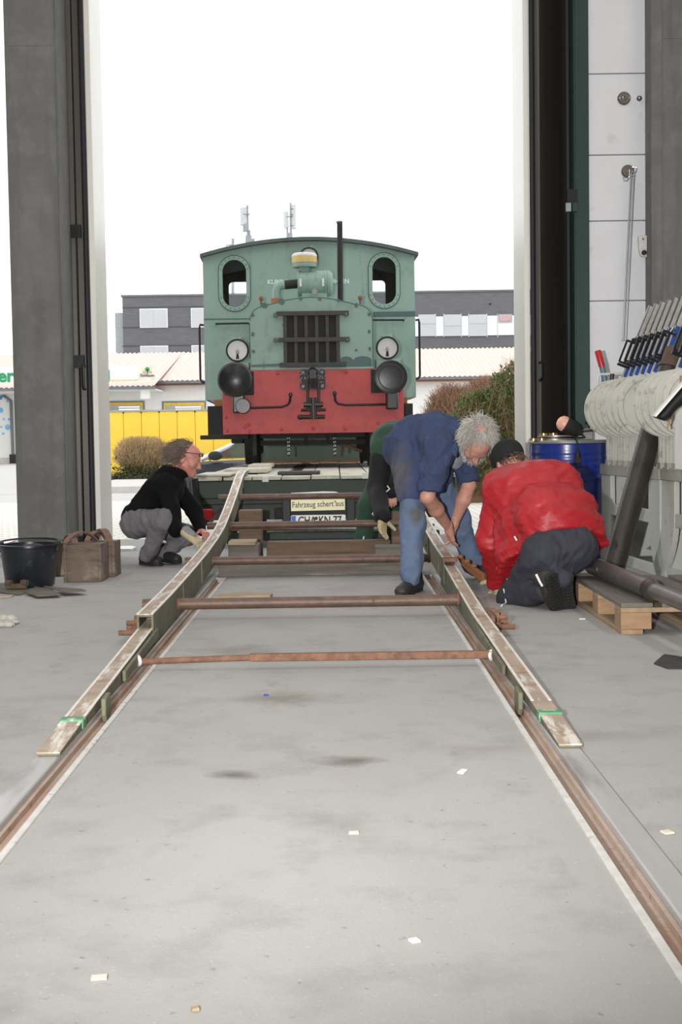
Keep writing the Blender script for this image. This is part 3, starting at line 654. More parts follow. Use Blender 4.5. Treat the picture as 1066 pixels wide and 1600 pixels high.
for x, y in ((451, 694), (523, 694)):
    q = lp(x, y, .2); ch = LB(MB().cyl((q[0], .2, q[2] - .14), (q[0], .2, q[2] + .14), .012, n=6), 'chain', 'black_matt')
    repeat('chain_link', MB().torus((0, 0, 0), (0, 1, .3), .011, .005, 12, 5), 'chrome', ch, [(q[0], .19, q[2] - .11 + .045 * i) for i in range(5)])
q0, q1 = lp(536, 694, .5), lp(566, 705, .5)
LB(MB().cyl(q0, q1, .02, n=8).cyl(q0, q0 + np.array([0, 0, -.1]), .015, n=8), 'brake_rod', 'rust')

# ================================================================== low-loader trailer
mat('trailer_green', (44, 56, 49), 0.62, 0, 0.15, 3, [((62, 72, 64), 0.62, 0.8, 8), ((38, 46, 42), 0.6, 0.8, 5), ((90, 84, 72), 0.70, 0.78, 14)], 0.1, 30)
mat('trailer_dark', (44, 50, 46), 0.6, 0, 0.2, 5)
mat('deck_wood', (186, 182, 166), 0.8, 0, 0.12, 6, [((140, 134, 118), 0.55, 0.75, 10, (1, .25, 1)), ((212, 208, 194), 0.6, 0.75, 14)], 0.2, 60)
mat('checker_green', (92, 112, 98), 0.55, 0, 0.2, 40, bump=0.6, bscale=60)
mat('plate_white', (232, 232, 226), 0.4, 0, 0.02, emit=0.0)
mat('sign_yellow', (242, 234, 190), 0.4, 0, 0.02)
mat('print_black', (34, 33, 32), 0.6); mat('print_brown', (128, 96, 58), 0.6); mat('print_blue', (44, 110, 196), 0.5)
mat('tail_red', (186, 34, 36), 0.25, 0, 0.05, coat=.5)
DT, YD = 0.58, 12.2
tx0, tx1 = at(302, 745, YD)[0], 1.12
tr = thing('low_loader_trailer', 'dark green low-loader trailer with pale plank deck carrying the locomotive', 'trailer', ((tx0 + tx1) / 2, YD, -0.07))
MB().box(tx0 + .06, tx1 - .06, YD + .03, YD + 8.2, DT - .26, DT - .035).build('frame', 'trailer_dark', tr, bevel=.01)
nx = 9; wp = (tx1 - tx0) / nx
for i in range(nx):
    a = tx0 + wp * i; st = (0, .03, .01, 0, .02, 0, .03, .01, .0)[i]
    MB().box(a + .006, a + wp - .006, YD - .02 + st, YD + 7.9, DT - .035, DT + .0 - .004 * (i % 2)).build('deck_plank', 'deck_wood', tr, bevel=.004)
for i, (y0, dz, x1) in enumerate(((YD - .015, .004, -.965), (YD + .9, .03, -.68), (YD + 1.9, .055, -.70))):     # stepped side plates beside the track
    MB().box(tx0 + .02 + .18 * i, x1, y0, y0 + 1.0, DT + dz - .02 * (i > 0), DT + dz + .02).build('side_plate', 'deck_wood', tr, bevel=.005)
for x, w in ((-.42, .05), (.52, .05)):
    MB().box(x - w, x + w, YD + .5, YD + 7, DT - .03, DT + .006).build('slot_shade_strip', 'dark_steel', tr)  # dark strips laid on the planks; the slots' shade is in their colour
MB().box(-.55, -.15, YD + .3, YD + .75, DT + .004, DT + .03).build('loose_plate', 'trailer_dark', tr, bevel=.004)
MB().box(tx0 + .1, tx1 - .1, YD + 7.3, YD + 7.35, DT, DT + .52).build('neck_plate', 'checker_green', tr)
MB().box(tx0 + .1, tx1 - .1, YD + 7.24, YD + 7.36, DT - .02, DT + .03).build('neck_sill', 'orange_rust', tr)
zz = [at(440, y, YD)[2] for y in (746, 778, 812)]
tb = MB().box(tx0 + .015, tx1 - .015, YD, YD + .04, zz[1], DT - .036).build('tail_board', 'trailer_green', tr, bevel=.012)
MB().box(tx0 + .05, tx1 - .05, YD + .05, YD + .09, zz[2], zz[1]).build('tail_recess', 'trailer_dark', tr)
for x in (448, 548):
    q = at(x, 795, YD + .04)[0]; MB().box(q - .04, q + .04, YD + .0, YD + .06, zz[2] - .02, zz[1]).build('tail_bracket', 'trailer_dark', tr, bevel=.01)
for x in (436, 566):
    q = at(x, 802, YD + .04); MB().box(q[0] - .04, q[0] + .04, YD + .02, YD + .06, q[2] - .05, q[2] + .05).build('tail_socket', 'black_matt', tr, bevel=.01)
a, b_ = at(455, 798, YD - .01), at(539, 779, YD - .01)
sg = MB().prism([(a[0], at(455, 798.5, YD)[2]), (b_[0], at(539, 796.5, YD)[2]), (b_[0], at(539, 779, YD)[2]), (a[0], at(455, 780.5, YD)[2])], YD - .016, YD - .004, 'xz').build('warning_sign', 'sign_yellow', tr, smooth=False)
def put_text(s, c, width, size, m, par, depth=.003, tilt=0.0, name='lettering', bold=0.0):
    mb = text_mb(s, size, depth, bold=bold); v = np.array(mb.v); w = v[:, 0].max() - v[:, 0].min()
    mb.v = [((x * math.cos(tilt) - y * math.sin(tilt)), (x * math.sin(tilt) + y * math.cos(tilt)), z) for x, y, z in [(q[0] * width / w, q[1], q[2]) for q in mb.v]]
    return to_xz(mb, c).build(name, m, par, smooth=False)
c = at(497, 788, YD - .02); put_text('Fahrzeug schert aus', (c[0], YD - .018, c[2]), 80 * YD / 2073, .075, 'print_black', sg, tilt=.02)
q = at(524, 783.5, YD - .02); MB().cyl((q[0], YD - .016, q[2]), (q[0], YD - .019, q[2]), .008, n=8).build('printed_dot', 'print_brown', sg)
a, b_ = at(455, 818, YD), at(540, 804, YD)
lpz1, lpz0 = at(497, 804.5, YD)[2], at(497, 822, YD)[2]
pl = MB().prism(rrect(a[0], b_[0], lpz0, lpz1, .012, 3), YD - .014, YD - .004, 'xz').build('number_plate', 'plate_white', tr, smooth=False)
MB().box(a[0] + .004, a[0] + .045, YD - .016, YD - .013, lpz0 + .006, lpz1 - .006).build('plate_blue_field', 'print_blue', pl)
c = at(500, 813, YD); put_text('CHA KN 77', (c[0], YD - .016, (lpz0 + lpz1) / 2), 68 * YD / 2073, .10, 'print_black', pl, bold=.002)
q = at(494, 808, YD); MB().cyl((q[0], YD - .013, q[2] - .01), (q[0], YD - .018, q[2] - .01), .016, n=14).build('plate_seal', 'print_black', pl)
a = at(455, 778, YD); b_ = at(531, 768, YD)
MB().prism([(a[0], a[2]), (b_[0], a[2]), (b_[0] + .02, a[2] + .03), (b_[0] - .04, b_[2]), (a[0] + .3, b_[2] + .004), (a[0], b_[2] - .006)], YD - .008, YD - .001, 'xz').build('torn_sticker', 'plate_white', tr, smooth=False)
# rubber edge and tail lamps
MB().tube([at(x, y, YD - .02) for x, y in ((304, 748), (306, 770), (310, 790), (317, 808), (326, 818))], .035, 8).build('mud_flap_edge', 'rubber', tr)
lm = at(329, 805, YD); MB().box(lm[0] - .11, lm[0] + .03, YD - .05, YD + .03, lm[2] - .05, lm[2] + .06).build('tail_lamp', 'tail_red', tr, bevel=.012)
MB().bar(at(327, 818, YD - .1), at(346, 796, YD - .05), .02, .03).build('lamp_guard', 'chrome', tr)
lm2 = (tx1 - .14, lm[2]); MB().box(lm2[0] - .07, lm2[0] + .07, YD - .05, YD + .03, lm2[1] - .05, lm2[1] + .06).build('tail_lamp', 'tail_red', tr, bevel=.012)
z0, z1 = at(470, 847, YD)[2], at(470, 833, YD)[2]
MB().box(-1.0, .95, YD - .02, YD + .06, z0 + .02, z1 + .01).build('underrun_bar', 'trailer_green', tr, bevel=.012)
for x in (-.7, .6): MB().box(x - .05, x + .05, YD + .06, YD + .12, z0 + .03, zz[1]).build('bar_bracket', 'trailer_dark', tr)
MB().cyl((-1.0, YD - .04, z1 + .04), (.9, YD - .04, z1 + .06), .012, n=8).build('brake_line', 'orange_rust', tr)
MB().cyl((-.6, YD - .05, z1 + .055), (.9, YD - .05, z1 + .03), .009, n=8).build('brake_line', 'edge_steel', tr)
for yw in (YD + 3.6, YD + 4.6):
    for s, x in ((-1, tx0 + .16), (1, tx1 - .16)):
        w_ = MB().lathe([(.12, -.1), (.2, -.11), (.26, -.12), (.27, -.08), (.27, .08), (.26, .12), (.2, .11), (.12, .1)], (x, yw, .27 - .2 + .005), (1, 0, 0), 28).build('tyre', 'rubber', tr)
for q in ((415, 748), (571, 743)):
    c = at(*q, YD); MB().box(c[0] - .03, c[0] + .03, YD - .04, YD + .02, c[2] - .03, c[2] + .025).build('deck_lug', 'edge_steel', tr, bevel=.005)
for y in (YD + .6, YD + 7.0):
    for x in (tx0 + .3, tx1 - .3): MB().box(x - .05, x + .05, y - .05, y + .05, -.2 if y > 15 else -.078, DT - .27).build('support_leg', 'trailer_dark', tr)

# ================================================================== loading ramp
mat('ramp_side', (104, 104, 82), 0.75, 0, 0.2, 6, [((92, 72, 54), 0.52, 0.7, 9), ((150, 146, 128), 0.66, 0.76, 22), ((70, 78, 58), 0.6, 0.8, 5)], 0.3, 60)
mat('ramp_top', (168, 148, 130), 0.65, 0.0, 0.2, 10, [((214, 208, 198), 0.52, 0.64, 12, (2, .35, 1)), ((136, 104, 76), 0.56, 0.72, 7)], 0.25, 90)
mat('worn_edge', (222, 216, 208), 0.55, 0.1, 0.08, 20, [((168, 140, 116), 0.6, 0.7, 14, (1, .3, 1))])
mat('pipe_rust', (98, 76, 64), 0.5, 0.1, 0.22, 10, [((132, 108, 84), 0.58, 0.72, 20, (.4, 2, 2)), ((68, 52, 46), 0.55, 0.8, 8)], 0.15, 90)
mat('green_band', (78, 140, 100), 0.5, 0, 0.2, 30, [((190, 196, 180), .55, .65, 30)])
TOPS = {-1: ([5.8, 6.45, 7.2, 8.0, 8.5, 9.2, 9.85, 10.5, 11.16, 11.7, 12.1, 12.4, 13.0], [.146, .150, .162, .180, .194, .224, .266, .348, .448, .54, .60, .622, .626]),
        1: ([7.5, 7.8, 8.5, 9.3, 10.0, 10.6, 11.2, 11.7, 12.1, 12.4, 13.0], [.195, .205, .232, .280, .340, .405, .475, .545, .60, .622, .626])}
LOWS = {-1: ([3.78, 4.12, 4.6, 5.2, 5.8, 6.2], [.012, .028, .044, .062, .082, .092]), 1: ([3.78, 4.14, 5.26, 6.15, 7.0, 7.9], [.012, .028, .06, .084, .130, .182])}
JOINT = {-1: 5.8, 1: 7.62}
def rxc(Y): return -0.088 - 0.004 * (Y - 4)
ramp = thing('loading_ramp', 'rusty steel loading ramp of two runners tied by cross pipes, rising onto trailer', 'ramp', (TX, 3.8, 0))
def sweep(ys, xf, hw, top, bot, hollow=0.0):
    mb = MB(); vs = []
    for y in ys:
        x = xf(y); vs += [(x - hw, y, bot(y)), (x + hw, y, bot(y)), (x + hw, y, top(y)), (x - hw, y, top(y))]
    fs = []
    for i in range(len(ys) - 1):
        fs += [(i * 4 + k, i * 4 + (k + 1) % 4, i * 4 + 4 + (k + 1) % 4, i * 4 + 4 + k) for k in range(4)]
    n = len(vs)
    if hollow:
        t = hollow; y0, y1 = ys[0], ys[0] + .25; x = xf(y0)
        for y in (y0, y1): vs += [(xf(y) - hw + t, y, bot(y) + t * 2.2), (xf(y) + hw - t, y, bot(y) + t * 2.2), (xf(y) + hw - t, y, top(y) - t), (xf(y) - hw + t, y, top(y) - t)]
        fs += [(k, (k + 1) % 4, n + (k + 1) % 4, n + k) for k in range(4)] + [(n + k, n + (k + 1) % 4, n + 4 + (k + 1) % 4, n + 4 + k) for k in range(4)] + [(n + 4, n + 5, n + 6, n + 7)]
    else: fs.append((3, 2, 1, 0))
    m = (len(ys) - 1) * 4; fs.append((m, m + 1, m + 2, m + 3))
    return mb.add(vs, fs)
for s in (-1, 1):
    xf = lambda y, s=s: rxc(y) + s * .7525
    rz = lambda Y, s=s: float(np.interp(Y, *TOPS[s])); lt = lambda Y, s=s: float(np.interp(Y, *LOWS[s]))
    up = list(np.linspace(JOINT[s], 12.75, 40)); lo_ = list(np.linspace(3.78, JOINT[s] + .25, 24))
    def ubot(y): return max(rz(y) - .135, .010, DT + .004 if y > YD - .22 else -1)
    ur = sweep(up, xf, .036, rz, ubot, .009).build('upper_runner', 'ramp_side', ramp, angle=.5)
    sweep(up, xf, .0365, lambda y: rz(y) + .005, rz).build('running_strip', 'ramp_top', ur, angle=.5)
    for e in (-1, 1): sweep(up, lambda y, e=e: xf(y) + e * .031, .006, lambda y: rz(y) + .0075, lambda y: rz(y) + .004).build('worn_edge', 'worn_edge', ur, angle=.5)
    lr = sweep(lo_, lambda y: xf(y) - .0 * s, .033, lt, lambda y: .006 + max(0, (y - 6.0)) * .012).build('lower_runner', 'ramp_side', ramp, angle=.5)
    sweep(lo_, xf, .0335, lambda y: lt(y) + .004, lt).build('running_strip', 'ramp_top', lr, angle=.5)
    for e in (-1, 1): sweep(lo_[3:], lambda y, e=e: xf(y) + e * .029, .005, lambda y: lt(y) + .006, lambda y: lt(y) + .003).build('worn_edge', 'worn_edge', lr, angle=.5)
    x = xf(4.12); MB().box(x - .038, x + .038, 4.12, 4.17, .006, lt(4.15) + .010).build('painted_band', 'green_band', lr, bevel=.003)
    # ribbed middle of the lower runner: a flat side bar carrying the tie rod eye
    MB().bar((xf(4.9) - s * .045, 4.9, .035), (xf(5.85) - s * .045, 5.85, .06), .014, .04).build('side_bar', 'ramp_side', lr, bevel=.004)
    x = xf(4.42) - s * .060; MB().prism([(4.36, .055), (4.46, .06), (4.47, .0), (4.45, -.026), (4.38, -.026), (4.36, 0)], x - .008, x + .008, 'yz').build('guide_tab', 'ramp_side', lr, bevel=.004)
    # bolted clamp outside the joint
    cl_ = MB().box(*sorted((xf(6.1) + s * .036, xf(6.1) + s * .055)), 5.95, 6.25, .02, .10).build('clamp_plate', 'rust', ramp, bevel=.004)
    for (yy, zq, L_) in ((6.0, .04, .10), (6.07, .075, .075), (6.14, .045, .085), (6.21, .08, .06)):
        MB().cyl((xf(6) + s * .05, yy, zq), (xf(6) + s * (.05 + L_), yy, zq), .012, n=8).cyl((xf(6) + s * .05, yy, zq), (xf(6) + s * .085, yy, zq), .024, n=6).build('clamp_bolt', 'rust', cl_)
    for yy in ((5.86, 6.9, 8.1) if s < 0 else (7.8, 8.3, 9.0)): MB().cyl((xf(yy) - s * .036, yy, rz(yy) - .08), (xf(yy) - s * .043, yy, rz(yy) - .08), .014, n=8).build('side_bolt', 'rust', ur)
    for yy in ((7.02, 8.02) if s < 0 else (8.0, 8.8)): MB().box(*sorted((xf(yy) - s * .036, xf(yy) - s * .042)), yy - .05, yy + .05, rz(yy) - .13, rz(yy) - .005).build('splice_plate', 'ramp_side', ur)
    # hooks over the deck edge
    MB().box(xf(12.2) - .03, xf(12.2) + .03, YD - .075, YD - .03, DT - .10, DT + .0).build('deck_hook', 'ramp_side', ur)
for yb, zb_, r in ((6.72, .080, .029), (8.70, .119, .028), (10.3, .250, .028), (11.4, .424, .026)):
    tilt = .0
    cb_ = MB().cyl((rxc(yb) - .7525 - .14, yb, zb_), (rxc(yb) + .7525 + .06, yb, zb_ + tilt), r, n=20).build('cross_pipe', 'pipe_rust', ramp)
    for s in (-1, 1): MB().torus((rxc(yb) + s * .712, yb, zb_), (1, 0, 0), r + .001, .006, 20, 6).build('weld_collar', 'rust', cb_)
    MB().cyl((rxc(yb) + .28, yb - r + .002, zb_ + .006), (rxc(yb) + .28, yb - r - .003, zb_ + .006), .006, n=8).build('pipe_hole', 'rust', cb_)
yt = 5.22
trd = MB().cyl((rxc(yt) - .70, yt, .036), (rxc(yt) - .25, yt, .046), .0125, n=12).build('tie_rod', 'rust', ramp)
MB().bar((rxc(yt) - .26, yt, .046), (rxc(yt) + .70, yt, .044), .03, .03).build('tie_bar', 'rust', trd, bevel=.004)
for s in (-1, 1):
    MB().torus((rxc(yt) + s * .700, yt, .04), (1, -.6 * s, .1), .016, .008, 20, 8).build('eye_washer', 'edge_steel', trd)
    MB().cyl((rxc(yt) + s * .69, yt, .04), (rxc(yt) + s * .735, yt, .04), .011, n=6).build('eye_bolt', 'rust', trd)
# hinge strap on the right runner
x = rxc(7.6) + .7525; MB().box(x - .042, x + .042, 7.60, 7.66, .19, .214).build('hinge_strap', 'rust', ramp, bevel=.003)

# ================================================================== timbers under the ramp
mat('timber_grey', (108, 102, 96), 0.85, 0, 0.2, 5, [((86, 76, 68), 0.5, 0.72, 6, (.3, 3, 5)), ((150, 142, 130), 0.62, 0.78, 9, (.3, 3, 5))], 0.3, 60, (.4, 3, 4))
mat('timber_brown', (112, 92, 76), 0.85, 0, 0.2, 5, [((80, 64, 54), 0.5, 0.72, 6, (.3, 3, 5))], 0.3, 60, (.4, 3, 4))
mat('timber_pale', (168, 148, 120), 0.85, 0, 0.15, 6, [((130, 112, 90), 0.5, 0.72, 8, (.3, 3, 5))], 0.3, 60, (.4, 3, 4))
def beam_obj(x0, x1, y0, y1, z0, z1, m, lab, name='timber_beam'):
    t = MB().box(x0, x1, y0, y1, z0, z1).build(name, m, bevel=.006); return tag(t, lab, 'timber', 'timbers packed under the ramp')
beam_obj(-.79, .56, 8.80, 9.05, 0, .108, 'timber_grey', 'long grey timber beam lying on the floor behind the second cross pipe')
beam_obj(-.55, .42, 10.35, 10.55, -.03, .11, 'timber_brown', 'brown timber beam lying under the trailer tail')
xs0 = -.79
beam_obj(xs0 + .0, xs0 + .22, 9.62, 9.86, 0, .15, 'timber_grey', 'thick lower timber block under the runner on the crouching man\'s side', 'timber_block')
beam_obj(xs0 + .0, xs0 + .20, 9.60, 9.84, .15, .178, 'timber_pale', 'thin pale board lying between blocks below the runner', 'timber_board')
beam_obj(xs0 + .02, xs0 + .20, 10.42, 10.6, -.03, .36, 'timber_brown', 'tall timber block standing under the runner by the trailer tail lamp', 'timber_block')
beam_obj(.28, .53, 9.62, 9.88, 0, .12, 'timber_grey', 'low timber block under the runner beside the gloved hand', 'timber_block')
beam_obj(.42, .575, 9.95, 10.2, -.02, .16, 'timber_brown', 'square timber block behind the low one under the runner', 'timber_block')
beam_obj(.44, .57, 10.4, 10.6, -.04, .33, 'timber_brown', 'tall timber block under the runner behind the bent person in green', 'timber_block')
a, b_ = atz(333, 941), atz(425, 938)
pl = MB().prism([(a[0], a[1]), (b_[0] - .01, b_[1]), (b_[0], b_[1] + .1), (a[0] + .15, a[1] + .22), (a[0] + .02, a[1] + .14)], .002, .03, 'xy').build('floor_board', 'timber_pale', bevel=.004)
tag(pl, 'short pale board lying flat on the floor between the rails', 'board')
# ================================================================== backdrop
mat('fence_yellow', (255, 214, 70), 0.5, 0, 0.03, 2)
mat('fence_cap', (168, 170, 172), 0.5, 0.3, 0.05)
mat('fence_plinth', (74, 76, 80), 0.8)
mat('shop_wall', (232, 231, 227), 0.8, 0, 0.03, 1)
mat('shop_roof', (222, 200, 190), 0.8, 0, 0.06, 3)
mat('shop_roof_red', (206, 150, 128), 0.8, 0, 0.1, 3)
mat('gutter', (112, 114, 118), 0.5, 0.3)
mat('window_yellow', (228, 182, 40), 0.5); mat('window_blue', (104, 122, 146), 0.5)
mat('shop_glass', (150, 156, 160), 0.12, 0, 0.1, 2, spec=0.8)
mat('lamp_strip', (255, 250, 235), 0.5, emit=1.0)
mat('sign_white', (240, 243, 246), 0.5, 0, 0.02); mat('sign_green', (30, 150, 92), 0.5); mat('sign_cream', (228, 222, 206), 0.6)
mat('bubble_blue', (120, 186, 236), 0.5, 0, 0.1); mat('bubble_deep', (58, 132, 200), 0.5, 0, 0.1)
mat('brick_dark', (108, 107, 110), 0.85, 0, 0.08, 3, [((92, 91, 94), 0.5, 0.7, 8, (.15, 1, 2.5))], stretch=(.2, 1, 2))
mat('annex_grey', (176, 178, 182), 0.8)
mat('band_white', (236, 238, 240), 0.7, 0, 0.02)
mat('pane_pale', (192, 194, 197), 0.12, 0, 0.03, 0.5); mat('blind_grey', (196, 198, 200), 0.6, 0, .05); mat('pane_red', (206, 160, 156), 0.4)  # office panes in one pale neutral grey, like curtained windows
mat('mast_grey', (196, 198, 198), 0.6, 0.1); mat('mast_dark', (150, 152, 154), 0.6)
# yellow panel fence
YF = 38.6
fx0, fx1 = at(110, 700, YF)[0], at(470, 700, YF)[0]
fz1 = at(250, 640, YF)[2]; zpl = at(250, 743, YF)[2]
fe = thing('panel_fence', 'bright yellow panel fence with grey capping behind the bushes', 'fence', ((fx0 + fx1) / 2, YF, -.2))
MB().box(fx0, fx1, YF - .02, YF + .12, -.2, zpl).build('plinth', 'fence_plinth', fe)
pw = 27.9 * YF / 2073; n = int((fx1 - fx0) / pw)
for i in range(n):
    a = fx0 + pw * i; MB().box(a + .008, a + pw - .008, YF, YF + .05, zpl, fz1 - .05).build('fence_panel', 'fence_yellow', fe, bevel=.006)
    MB().box(a - .02, a + .02, YF - .015, YF, fz1 - .09, fz1 - .05).build('panel_clip', 'rubber', fe)
MB().box(fx0, fx1, YF + .045, YF + .06, zpl, fz1 - .06).build('fence_backing', 'fence_yellow', fe)
MB().box(fx0, fx1, YF - .03, YF + .09, fz1 - .05, fz1).build('fence_capping', 'fence_cap', fe)
# drinks market
YS = 80.0
shop = thing('shop_building', 'low white shop with pink corrugated roof, canopy sign and yellow-framed windows', 'building', (0, YS, -.2))
sx0, sx1 = at(-200, 600, YS)[0], at(1200, 600, YS)[0]
ze = at(450, 594, YS)[2]; zrdg = at(450, 549, YS + 11)[2]
MB().box(sx0, sx1, YS, YS + 22, -.2, ze).build('wall', 'shop_wall', shop)
for x in (300, 318): MB().box(at(x, 620, YS)[0] - .02, at(x, 620, YS)[0] + .02, YS - .02, YS, -.2, ze).build('wall_joint', 'band_white', shop)
def corrugated(x0, x1, ya, za, yb, zb_, pitch, amp, name, par):
    mb = MB(); n = int((x1 - x0) / pitch * 4); vs = []; fs = []
    off = [amp, amp, 0, 0]
    for i in range(n + 1):
        x = x0 + pitch / 4 * i; h = off[i % 4]; vs += [(x, ya, za + h), (x, yb, zb_ + h)]
    fs = [(2 * i, 2 * i + 2, 2 * i + 3, 2 * i + 1) for i in range(n)]
    k = len(vs); vs += [(x, y, z - .03) for x, y, z in vs]; fs += [tuple(q + k for q in reversed(f)) for f in fs]
    fs += [(2 * i, k + 2 * i, k + 2 * i + 2, 2 * i + 2) for i in range(n)]
    return mb.add(vs, fs).build(name, 'shop_roof', par, smooth=False, fix=False)
pit = .30
corrugated(at(232, 600, YS)[0], sx1, YS - .8, ze + .02, YS + 11, zrdg, pit, .07, 'roof_sheet', shop)
cxr = at(243, 600, 76)[0]; zc = at(200, 604, 76)[2]
corrugated(sx0, cxr, 76, zc, YS + 11, zrdg, pit, .07, 'canopy_sheet', shop)
MB().box(at(243, 600, YS)[0], sx1, YS - .9, YS - .75, ze - .14, ze + .02).build('gutter', 'gutter', shop)
MB().box(at(243, 600, YS)[0], sx1, YS - .74, YS - .0, ze - .22, ze - .16).build('soffit', 'orange_rust', shop)
MB().box(sx0, cxr, 75.85, 76.0, zc - .16, zc + .0).build('gutter', 'gutter', shop); MB().box(sx0, cxr, 76.0, YS, zc - .2, zc - .14).build('canopy_soffit', 'shop_wall', shop)
MB().box(cxr - .9, cxr - .4, 76.2, 76.7, zc - .7, zc - .2).build('canopy_bracket', 'shop_wall', shop)
# sign boards on the canopy
def board(x0, x1, y0, y1, m, par, name, Y=75.8, th=.1):
    a, b_ = at(x0, y1, Y), at(x1, y0, Y); return MB().box(a[0], b_[0], Y - th, Y, a[2], b_[2]).build(name, m, par)
sb = board(-30, 216, 571, 597, 'sign_white', shop, 'canopy_sign')
q = at(6, 592, 75.6); put_text('er', (q[0] + .1, 75.66, q[2] + .15), 26 * 75.6 / 2073, 1.05, 'sign_green', sb, .02, bold=.03)
board(160, 169, 578, 596, 'window_yellow', sb, 'sign_block', 75.66, .03); board(169, 171, 578, 597, 'sign_green', sb, 'sign_edge', 75.66, .03)
board(173, 216, 593, 594.5, 'window_yellow', sb, 'sign_stripe', 75.66, .03); board(173, 216, 594.5, 595.5, 'sign_green', sb, 'sign_stripe', 75.66, .03)
eb = board(217, 243, 571, 598, 'sign_cream', shop, 'brewery_sign', 75.7)
q = at(230, 586.5, 75.5); put_text('Eichbaum', (q[0], 75.57, q[2]), 21 * 75.6 / 2073, .24, 'print_black', eb, .02)
q = at(230, 577, 75.5); MB().cyl((q[0], 75.6, q[2]), (q[0], 75.56, q[2]), .13, n=8).build('tree_emblem', 'sign_green', eb); MB().box(q[0] - .03, q[0] + .03, 75.56, 75.6, q[2] - .25, q[2]).build('emblem_trunk', 'print_brown', eb)
for dx in (-5, 5): qq = at(230 + dx, 581, 75.5); MB().prism([(qq[0] - .12, qq[2] - .05), (qq[0] + .12, qq[2] - .05), (qq[0], qq[2] + .07)], 75.56, 75.6, 'xz').build('emblem_leaf', 'filter_yellow', eb)
# windows
for x0, x1 in ((166, 226), (254, 322)):
    a, b_ = at(x0, 660, YS), at(x1, 626, YS)
    w = MB().box(a[0], b_[0], YS - .06, YS - .0, a[2], b_[2]).build('window', 'window_blue', shop)
    MB().box(a[0] + .1, b_[0] - .1, YS - .09, YS - .05, a[2] + .1, b_[2] - .1).build('window_surround', 'window_yellow', w)
    MB().box(a[0] + .22, b_[0] - .22, YS - .11, YS - .08, a[2] + .2, b_[2] - .26).build('pane', 'shop_glass', w)
    for k_ in range(2): MB().box(a[0] + .8, b_[0] - .3, YS - .12, YS - .105, b_[2] - .40 - .14 * k_, b_[2] - .34 - .14 * k_).build('lamp_strip', 'lamp_strip', w)
# downpipe and bubble decals on the left wall part
q0, q1 = at(5, 609, YS - .1), at(17, 626, YS - .1); q2 = at(18, 724, YS - .1)
MB().tube([q0, q0 + np.array([0, 0, -.35]), q1, (q1[0] + .03, YS - .1, -.1)], .09, 8).build('downpipe', 'gutter', shop)
MB().box(q1[0] - .15, q1[0] + .18, YS - .25, YS, -.2, .35).build('pipe_shoe', 'rubber', shop)
MB().box(sx0, at(19, 700, YS)[0], YS - .05, YS, -.2, .15).build('wall_plinth', 'kerbstone', shop)
for x, y, r, m in ((0, 621, 3.6, 'bubble_deep'), (12, 626.5, 2.2, 'bubble_blue'), (1, 641, 4.2, 'bubble_blue'), (6, 655, 1.8, 'bubble_blue'), (14, 655, 2, 'bubble_blue'), (12, 667.5, 4.3, 'bubble_blue'), (5, 677.5, 2, 'bubble_blue'), (2, 667, 1.6, 'bubble_blue')):
    q = at(x, y, YS); MB().cyl((q[0], YS, q[2]), (q[0], YS - .03, q[2]), r * YS / 2073, n=16).build('bubble_decal', m, shop)
# dark brick office block
YO = 112.0
of = thing('office_building', 'dark grey brick office block with white window band behind the shop', 'building', (0, YO, -.2))
def obox(x0, x1, y0, y1, d0, d1, m, name, par=of):
    a, b_ = at(x0, y1, YO), at(x1, y0, YO); return MB().box(a[0], b_[0], YO + d0, YO + d1, a[2], b_[2]).build(name, m, par)
a = at(191, 464, YO); b_ = at(1100, 457, YO)
MB().box(a[0], b_[0], YO, YO + 14, -.2, a[2]).build('wall', 'brick_dark', of)
MB().box(a[0] - .1, b_[0], YO - .1, YO + 14, a[2], a[2] + .15).build('parapet', 'gutter', of)
obox(180, 192, 487, 640, 1, 10, 'annex_grey', 'annex')
for y in (480, 511, 540): obox(191, 319, y - .3, y + .3, -.03, .01, 'fence_plinth', 'brick_joint')
for x0, x1, y0, y1 in ((219, 262, 482, 512.5), (299, 342, 481, 512), (220, 263, 540, 570), (300, 342, 539, 570), (400, 440, 481, 512)):
    w = obox(x0, x1, y0, y1, -.12, .02, 'band_white', 'window')
    xm = (x0 + x1) / 2
    for p0, p1 in ((x0 + 1.3, xm - .6), (xm + .6, x1 - 1.3)): obox(p0, p1, y0 + 1.5, y1 - 1.5, -.16, -.1, 'pane_pale', 'pane', w)
bd = obox(560, 1000, 490, 527, -.1, .02, 'band_white', 'window_band')
for x0, x1, yb in ((618, 643, 508), (654, 680, 506), (694, 720, 509.5), (733, 760, 506)):
    obox(x0, x1, 492, 525.5, -.16, -.09, 'pane_pale', 'pane', bd)
    bl_ = obox(x0, x1, 491.5, yb, -.2, -.15, 'blind_grey', 'blind', bd)
for x in (680.5, 693, 720.5, 732, 760.5, 777): obox(x, x + .8, 490, 527, -.13, -.09, 'blind_grey', 'band_joint', bd)
obox(779, 800, 491, 504, -.2, -.1, 'annex_grey', 'vent_frame', bd); obox(781, 798, 494, 502, -.24, -.18, 'pane_red', 'vent_pane', bd)
obox(764, 768, 474, 476, -.05, 0, 'rubber', 'wall_lamp')
